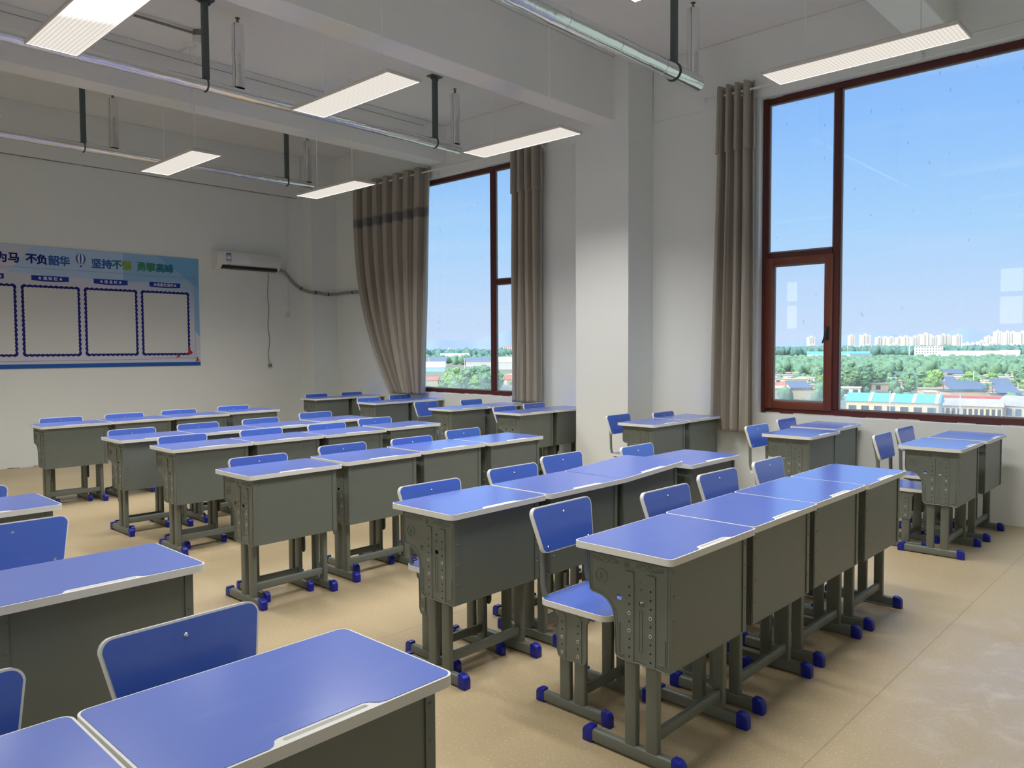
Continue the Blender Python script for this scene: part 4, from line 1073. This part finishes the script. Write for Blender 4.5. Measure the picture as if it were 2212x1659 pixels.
SPOTS = []
def clear(x, y, r):
    return all((x-a)**2+(y-b)**2 > (r+c)**2 for a, b, c in SPOTS)
def block(name, lab, cat, b, d, w, h, dep, wall, roof='flat', rm=None, yaw=0.0, wins=0, grp=None, over=0.35, rows=1):
    x, y = pol(b, d); t = empty(name, lab, cat, (x, y, GZ), 0, grp)     # the local -Y side faces the school
    q_ = pol(b, d+dep/2); SPOTS.append((*q_, max(w, dep)*0.62+1.0))
    t.rotation_euler = (0, 0, R(b)-PI/2+R(yaw))
    bm = B(); box(bm, -w/2, w/2, 0, dep, 0, h); obj('walls', bm, wall, t)
    bm = B()
    if roof == 'flat': box(bm, -w/2-over, w/2+over, -over, dep+over, h, h+0.28)
    elif roof == 'gable':
        rh = dep*0.28
        v = [bm.verts.new(p) for p in ((-w/2-over, -over, h-.1), (w/2+over, -over, h-.1), (w/2+over, dep+over, h-.1), (-w/2-over, dep+over, h-.1), (-w/2-over, dep/2, h+rh), (w/2+over, dep/2, h+rh))]
        for q in ((0, 1, 5, 4), (2, 3, 4, 5), (3, 0, 4), (1, 2, 5), (3, 2, 1, 0)): bm.faces.new([v[i] for i in q])
    elif roof == 'slope':
        box(bm, -w/2-over, w/2+over, -over, dep+over, h, h+0.2)
        vs = box(bm, -w*0.46, w*0.46, 0.2, dep*1.05, h+0.5, h+0.62); bmesh.ops.rotate(bm, verts=vs, cent=(0, 0.2, h+0.5), matrix=Matrix.Rotation(R(17), 3, 'X'))
        for sx_ in (-0.42, 0, 0.42): box(bm, w*sx_-.06, w*sx_+.06, dep*0.9, dep*0.9+.12, h, h+0.5+dep*0.25); box(bm, w*sx_-.06, w*sx_+.06, 0.3, 0.42, h, h+0.5)
    obj('roof', bm, rm or M['roofgrey'], t)
    for r in range(rows):
        for k in range(wins):
            cx = -w/2+w*(k+0.5)/wins; zc = h*(r+0.55)/rows; hw = min(0.8, w/wins*0.3); hh = min(0.75, h/rows*0.28)
            bm = B(); box(bm, cx-hw, cx+hw, -0.06, 0.05, zc-hh, zc+hh); wn_ = obj('window', bm, M['pane'], t)
            if d < 230:
                bm = B(); box(bm, cx-.04, cx+.04, -0.10, -0.05, zc-hh, zc+hh); box(bm, cx-hw, cx+hw, -0.10, -0.05, zc+hh*.3, zc+hh*.3+.08); obj('glazing_bar', bm, M['trunk'], wn_)
    return t
f = block('workshop', 'long cream workshop with blue sheet roof and seven windows, below the big window', 'building', 17.09, 190, 18.6, 4.0, 6.0, M['cream'], 'gable', M['roofblue'], wins=7, yaw=-10)
for k in range(4):
    bm = B(); x = -9.1+4.4*(k+1)
    v = [bm.verts.new(p) for p in ((x, -0.42, 3.92), (x+0.7, -0.42, 3.92), (x+0.7, 3.0, 5.75), (x, 3.0, 5.75))]; bm.faces.new(v)
    ext = bmesh.ops.extrude_face_region(bm, geom=list(bm.faces)); bmesh.ops.translate(bm, verts=[q for q in ext['geom'] if isinstance(q, bmesh.types.BMVert)], vec=(0, 0, 0.03))
    obj('roof_seam', bm, M['cream'], f)
block('brick_shed', 'long red brick shed beyond the glazed low building at right', 'building', 12.37, 234, 15.0, 2.9, 5, M['redwall'], 'flat', M['redwall'], wins=0, over=0.05)
g = block('glazed_building', 'low building with a long row of small glazed windows at the bottom of the view', 'building', 13.0, 196, 15.0, 3.2, 5, M['cream'], 'gable', M['roofgrey'], wins=14, yaw=-4)
block('gabled_house', 'gabled grey-roofed house at the lower right corner of the view', 'building', 10.2, 200, 8.5, 3.2, 7, M['cream'], 'gable', M['roofgrey'], wins=4, yaw=-35)
CH = [(23.70, 380, 9.5, 2.8), (23.01, 328, 7.3, 3.0), (21.88, 290, 4.1, 2.4), (19.56, 277, 4.9, 2.2), (17.47, 310, 8.0, 2.2), (17.09, 360, 3.6, 2.5), (15.33, 343, 4.8, 2.5),
      (13.54, 364, 7.2, 3.2), (12.51, 335, 5.9, 3.3), (11.73, 337, 5.0, 2.8), (10.68, 330, 7.4, 3.5), (9.82, 462, 6.7, 2.8), (10.01, 282, 3.2, 2.0), (14.78, 253, 2.3, 2.5), (11.77, 397, 4.3, 2.6),
      (22.4, 350, 6, 2.8), (16.4, 330, 6, 2.6), (43.33, 396, 3.3, 2.4), (12.9, 395, 6, 3.0), (11.0, 372, 6, 3.0), (10.1, 350, 6, 3.0), (22.9, 282, 5, 2.4)]
hr = random.Random(5)
for k in range(46):
    b = hr.uniform(9.4, 15.8) if k % 4 else hr.uniform(21.2, 24.6); d = hr.uniform(245, 425)
    if all(math.dist(pol(b, d), pol(c[0], c[1])) > 12.5 for c in CH): CH.append((b, d, hr.uniform(5, 9), hr.uniform(2.5, 3.2)))
for k, (b, d, w, h) in enumerate(CH):
    block('village_house', '%s flat-roofed village house, %s row, %s' % ('cream' if k % 3 else 'white', 'front' if d < 285 else 'middle' if d < 350 else 'back', wpart(b)), 'house', b, d, w*1.15, h+0.5, 5.5, M['cream'] if k % 3 else M['wht'], 'flat', M['cream'] if k % 2 else M['roofgrey'], wins=2, yaw=random.uniform(-25, 25), grp='cream flat-roofed village houses')
for b, d, w, h in [(16.00, 366, 8.7, 3.1), (12.66, 261, 10.1, 3.0), (12.10, 277, 6.9, 2.8), (10.68, 307, 6.5, 2.6), (10.40, 250, 6.1, 2.8), (13.41, 419, 9.4, 3.0), (22.65, 258, 7.4, 2.9), (13.48, 322, 4.4, 2.7)]:
    block('solar_house', 'house under a tilted solar panel, %s row, %s' % ('front' if d < 285 else 'middle' if d < 350 else 'back', wpart(b)), 'house', b, d, w, h, 6.5, M['cream'], 'slope', M['solar'], yaw=random.uniform(15, 32), grp='houses with solar panel roofs')
for b, d, w, h in [(23.76, 282, 7.2, 2.7), (13.93, 273, 3.4, 2.3), (11.05, 279, 4.2, 2.3), (49.13, 340, 4.9, 2.8), (43.25, 345, 4.5, 2.6), (12.2, 330, 4.0, 2.6)]:
    block('red_roofed_house', 'village house with a red tiled roof, %s' % wpart(b), 'house', b, d, w, h, 5, M['cream'], 'gable', M['roofred'], yaw=random.uniform(-20, 20), grp='red-roofed village houses')
block('blue_shed', 'small bright blue sheet-roofed shed among the solar roofs', 'shed', 14.28, 272, 2.9, 2.1, 4, M['cream'], 'gable', M['roofblue'])
block('blue_shed', 'bright blue sheet-walled shed behind the tilted solar roofs', 'shed', 13.6, 330, 5.0, 2.4, 4, M['roofblue'], 'gable', M['solar'], yaw=20)
block('office_block', 'white four-storey block standing above the trees under the skyline', 'building', 14.91, 1495, 42, 17.0, 15, M['wht'], 'flat', M['wht'], wins=10, rows=4, yaw=8)
for b, d, w, h, m_, r_, lab in ((12.58, 1364, 90, 6.3, 'wht', 'paleblue', 'very long pale sheet-roofed shed to the right of the white block'),
                         (14.73, 941, 26, 5.4, 'wht', 'wht', 'white shed half hidden in trees below the white block'),
                         (20.38, 1246, 86, 6.2, 'wht', 'roofblue', 'long bright blue-roofed factory shed left of the trees'),
                         (18.95, 782, 18, 6.5, 'wht', 'solar', 'grey hip-roofed hall in front of the blue factory shed'),
                         (10.45, 1368, 24, 6.9, 'wht', 'paleblue', 'pale blue shed at the right end of the tree belt'),
                         (47.45, 996, 37, 7.1, 'wht', 'wht', 'long white shed seen through the left window'),
                         (48.90, 733, 21, 5.2, 'paleblue', 'solar', 'dark blue-roofed shed at the left of the left window'),
                         (49.02, 560, 16, 3.4, 'paleblue', 'wht', 'pale shed low at the left of the left window'),
                         (43.67, 615, 13, 6.0, 'wht', 'wht', 'white block seen through the narrow left window casement'),
                         (45.60, 720, 26, 4.9, 'wht', 'solar', 'long blue-grey roofed shed behind the bright trees')):
    block('factory_shed', lab, 'building', b, d, w, h, 14, M[m_], 'gable', M[r_], wins=0)
block('apartment_block', 'pinkish apartment block far away in the narrow left window casement', 'building', 43.56, 2010, 30, 24, 16, mat('pink_render', (0.70, 0.50, 0.42), 0.9), 'flat', M['wht'], wins=6, rows=6)

# skyline of far apartment towers
rnd = random.Random(21)
def tower_mesh(w, dep, h):
    bm = B(); box(bm, -w/2, w/2, 0, dep, 0, h); box(bm, -w*0.12, w*0.12, dep*0.3, dep*0.6, h, h+5)
    for k in (-0.18, 0.18): box(bm, w*k-w*0.035, w*k+w*0.035, -0.6, 0.5, 4, h-3, mi=1)
    box(bm, w/2, w/2+0.8, dep*0.1, dep*0.9, 0, h-2, mi=1)
    me = bpy.data.meshes.new('apartment_tower'); bmesh.ops.recalc_face_normals(bm, faces=bm.faces); bm.to_mesh(me); bm.free()
    me.materials.append(M['tower']); me.materials.append(M['towerside']); return me
TM = [tower_mesh(w, dp, h) for w, dp, h in ((24, 16, 56), (34, 16, 58), (20, 18, 62), (28, 14, 34))]
TW = []
def tower(b, d, k, hs=1.0):
    TW.append(b)
    x, y = pol(b, d); o = bpy.data.objects.new('apartment_tower', TM[k]); o.location = (x, y, GZ); o.rotation_euler = (0, 0, R(b)-PI/2+R(rnd.uniform(22, 34))); o.scale = (1, 1, hs)
    link(o); tag(o, 'pale apartment tower in the far skyline, %s' % wpart(b), 'tower', 'far skyline towers')
bb = 22.9
while bb > 9.3:
    if bb < 20.2 or 21.9 < bb < 22.7:
        hi = 1.0+(0.14 if bb < 11.4 else 0.0)
        if 11.6 < bb < 13.0: tower(bb, 3000+(len(TW) % 4)*190, 3, rnd.uniform(0.85, 1.15))
        else: tower(bb, 3000+(len(TW) % 4)*150, rnd.choice((0, 0, 1, 2)), hi*rnd.uniform(0.93, 1.04))
        if rnd.random() < 0.6: tower(bb-.15, 2560+(len(TW) % 3)*110, 3, rnd.uniform(0.5, 0.8))
    bb -= rnd.choice((0.30, 0.36, 0.5)) if bb < 18.2 else 0.85
for b in (49.5, 49.0, 48.3, 47.7, 47.3, 46.6, 46.2, 45.7, 45.2): tower(b, 4600, 3, rnd.uniform(0.3, 0.75))

# masts
for b, d, h in ((19.78, 1148, 18.5), (16.99, 2304, 44.0), (16.06, 1360, 24.0), (13.08, 2103, 45.0), (23.21, 1923, 22), (46.72, 653, 9.0), (44.94, 804, 9.0), (49.34, 679, 9.0), (17.15, 186, 6.6), (13.1, 190, 6.0), (12.4, 300, 8.0)):
    x, y = pol(b, d); k = max(0.12, d*0.00055)
    bm = B(); cyl(bm, (0, 0, 0), (0, 0, h), k, 6, r1=k*0.6)
    for z in (0.86, 0.97): box(bm, -k*3, k*3, -k*.5, k*.5, h*z-k*.5, h*z+k*.5)
    o = obj('utility_mast', bm, M['wht'], loc=(x, y, GZ)); tag(o, 'thin pale mast, %s, %s' % ('tallest of them' if h > 40 else 'short, near the roofs' if h < 10 else 'above the tree belt', wpart(b)), 'mast', 'utility masts outside')

# hills
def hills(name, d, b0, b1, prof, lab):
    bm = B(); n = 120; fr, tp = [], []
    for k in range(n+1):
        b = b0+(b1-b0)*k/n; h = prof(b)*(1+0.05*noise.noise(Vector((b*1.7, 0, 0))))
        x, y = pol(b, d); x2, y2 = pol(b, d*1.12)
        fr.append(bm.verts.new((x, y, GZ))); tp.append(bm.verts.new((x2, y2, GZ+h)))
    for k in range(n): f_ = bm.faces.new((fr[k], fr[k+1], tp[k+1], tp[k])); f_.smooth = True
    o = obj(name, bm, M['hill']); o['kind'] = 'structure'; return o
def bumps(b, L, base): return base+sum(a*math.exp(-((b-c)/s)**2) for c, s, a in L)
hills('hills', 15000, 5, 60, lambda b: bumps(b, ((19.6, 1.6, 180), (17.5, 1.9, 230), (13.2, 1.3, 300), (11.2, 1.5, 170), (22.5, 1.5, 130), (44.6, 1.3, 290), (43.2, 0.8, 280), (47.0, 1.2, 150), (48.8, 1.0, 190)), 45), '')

# trees
def blob(bm, c, r, sub=3, amp=0.28, fq=0.55, sq=0.85, mi=0):
    res = bmesh.ops.create_icosphere(bm, subdivisions=sub, radius=1.0)
    off = Vector((rnd.uniform(0, 50), rnd.uniform(0, 50), 0))
    for v in res['verts']:
        n_ = v.co.normalized(); q = n_*r
        k = 1+amp*noise.noise((q+off)*fq)+amp*0.6*noise.noise((q+off)*fq*2.7)+amp*0.4*noise.noise((q+off)*fq*6)
        v.co = Vector((c[0]+q.x*k, c[1]+q.y*k, c[2]+q.z*k*sq))
    for v in res['verts']:
        for f_ in v.link_faces: f_.material_index = mi
def tree_meshes(kind, leaf):
    rnd.seed(kind*13+1); cb = B(); H = (9.5, 11, 8, 10)[kind]; Rr = (3.6, 3.0, 3.2, 2.4)[kind]
    for k in range(13):
        a = rnd.uniform(0, 2*PI); q = rnd.uniform(0, 1); z = H*(0.35+0.6*q); rad = Rr*math.sin(PI*(0.15+0.75*(1-q)))*rnd.uniform(.35, .8)
        blob(cb, (rad*math.cos(a), rad*math.sin(a), z), Rr*rnd.uniform(0.34, 0.55), 3, 0.42, 1.1)
    blob(cb, (0, 0, H*0.55), Rr*0.75, 3, 0.35, 0.9, 1.0)
    mc = bpy.data.meshes.new('crown'); cb.to_mesh(mc); cb.free(); mc.materials.append(leaf)
    tb = B(); cyl(tb, (0, 0, 0), (0, 0, H*0.5), 0.28, 8, r1=0.15); mt = bpy.data.meshes.new('trunk'); tb.to_mesh(mt); tb.free(); mt.materials.append(M['trunk'])
    return mc, mt
TR = [tree_meshes(0, M['leaf']), tree_meshes(1, M['leaf']), tree_meshes(2, M['leaf2']), tree_meshes(3, M['leaf2'])]
rnd.seed(99)
def tree(b, d, k, s, lab, grp):
    for _ in range(60):
        x, y = pol(b, d)
        if clear(x, y, 2.2): break
        b += rnd.uniform(-.25, .25); d += rnd.uniform(-4, 6)
    SPOTS.append((x, y, 2.2))
    t = empty('leafy_tree', lab, 'tree', (x, y, GZ), rnd.uniform(0, 6), grp); t.scale = (s, s, s*rnd.uniform(0.9, 1.1))
    for nm, me in zip(('crown', 'trunk'), TR[k]): link(bpy.data.objects.new(nm, me), t)
for k in range(16):
    tree(20.5-1.9*rnd.random()*1.0-0.0, 300+rnd.uniform(-15, 35), rnd.choice((0, 1)), rnd.uniform(.8, 1.05), 'tall leafy tree in the clump left of the village behind the blue-roofed workshop', 'trees in the left clump')
for b, d in ((14.9, 285), (14.6, 290), (15.2, 300), (14.7, 305), (18.0, 330), (17.7, 325), (16.9, 330), (16.0, 270), (12.9, 300), (12.6, 305), (10.4, 310), (9.9, 290), (10.1, 330), (18.9, 340), (11.4, 320), (24.1, 400), (22.0, 400), (21.4, 330)):
    tree(b, d, rnd.choice((0, 1, 2)), rnd.uniform(.6, .95), 'round leafy tree between the village houses, %s' % wpart(b), 'trees between the village houses')
for k in range(30):
    b = 50-7.4*rnd.random(); d = rnd.uniform(230, 330)
    if b > 48.2 and d > 245: d = rnd.uniform(200, 240)
    tree(b, d, rnd.choice((2, 3, 2, 0)), rnd.uniform(.8, 1.1) if b < 48.2 else 0.6, 'bright green leafy tree in the clump outside the left window', 'bright trees outside the left window')
import numpy as np
def belt(name, lab, b0, b1, d0, d1, n, r0, r1, leaf, sub=2, seed=1):
    """many crowns in one mesh: a dozen leafy shapes set down over and over"""
    rnd.seed(seed); tv, tf = [], None
    for k in range(12):
        q = B(); blob(q, (0, 0, 0), 1.0, sub, 0.62, 2.6, 1.25); q.verts.index_update()
        tv.append(np.array([v.co[:] for v in q.verts]))
        if tf is None: tf = np.array([[v.index for v in f_.verts] for f_ in q.faces])
        q.free()
    nv_ = len(tv[0]); V, F = [], []
    for k in range(n):
        b = rnd.uniform(b0, b1); d = d0+(d1-d0)*math.sqrt(rnd.random()); x, y = pol(b, d); r = rnd.uniform(r0, r1); a = rnd.uniform(0, 2*PI)
        if not clear(x, y, r*0.8): continue
        c_, s_ = math.cos(a), math.sin(a); v = tv[rnd.randrange(12)]*r
        V.append(np.stack([v[:, 0]*c_-v[:, 1]*s_+x, v[:, 0]*s_+v[:, 1]*c_+y, v[:, 2]+GZ+r*rnd.uniform(0.8, 1.5)], 1)); F.append(tf+(len(V)-1)*nv_)
    V = np.concatenate(V); F = np.concatenate(F); me = bpy.data.meshes.new(name)
    me.vertices.add(len(V)); me.vertices.foreach_set('co', V.ravel().astype(np.float32))
    me.loops.add(F.size); me.loops.foreach_set('vertex_index', F.ravel().astype(np.int32))
    me.polygons.add(len(F)); me.polygons.foreach_set('loop_start', np.arange(0, F.size, 3, dtype=np.int32))
    me.polygons.foreach_set('use_smooth', np.ones(len(F), dtype=bool)); me.update(calc_edges=True); me.materials.append(leaf)
    o = link(bpy.data.objects.new(name, me)); tag(o, lab, 'trees', kind='stuff')
belt('tree_belt', 'thick green belt of trees between the village and the sheds, right window', 9, 25.5, 440, 800, 2300, 2.2, 3.6, M['leaf'], 2, 5)
belt('tree_belt', 'deep green far woodland under the tower skyline, right window', 9, 25.5, 1520, 2850, 1500, 5.0, 7.5, M['leafd'], 2, 6)
belt('tree_belt', 'far dark woodland seen through the left window', 42, 51, 1150, 1900, 520, 4.5, 6.5, M['leafd'], 2, 7)
belt('tree_belt', 'middle green trees behind the sheds, left window', 42, 51, 760, 980, 160, 2.6, 4.0, M['leaf'], 2, 8)
belt('shrubbery', 'low green shrubs between the village roofs', 9, 25.5, 205, 430, 230, 1.0, 1.9, M['leaf'], 2, 9)
belt('tree_belt', 'green woodland running on to the left beyond the narrow casement', 25.5, 42, 330, 900, 1500, 2.5, 4.2, M['leaf'], 1, 12)
belt('tree_belt', 'green woodland running on past the right edge of the big pane', -4, 9, 330, 900, 1100, 2.5, 4.2, M['leaf'], 1, 13)
belt('tree_belt', 'far woodland between the views of the two windows', 25.5, 42, 1400, 2600, 900, 5.0, 7.5, M['leafd'], 1, 14)
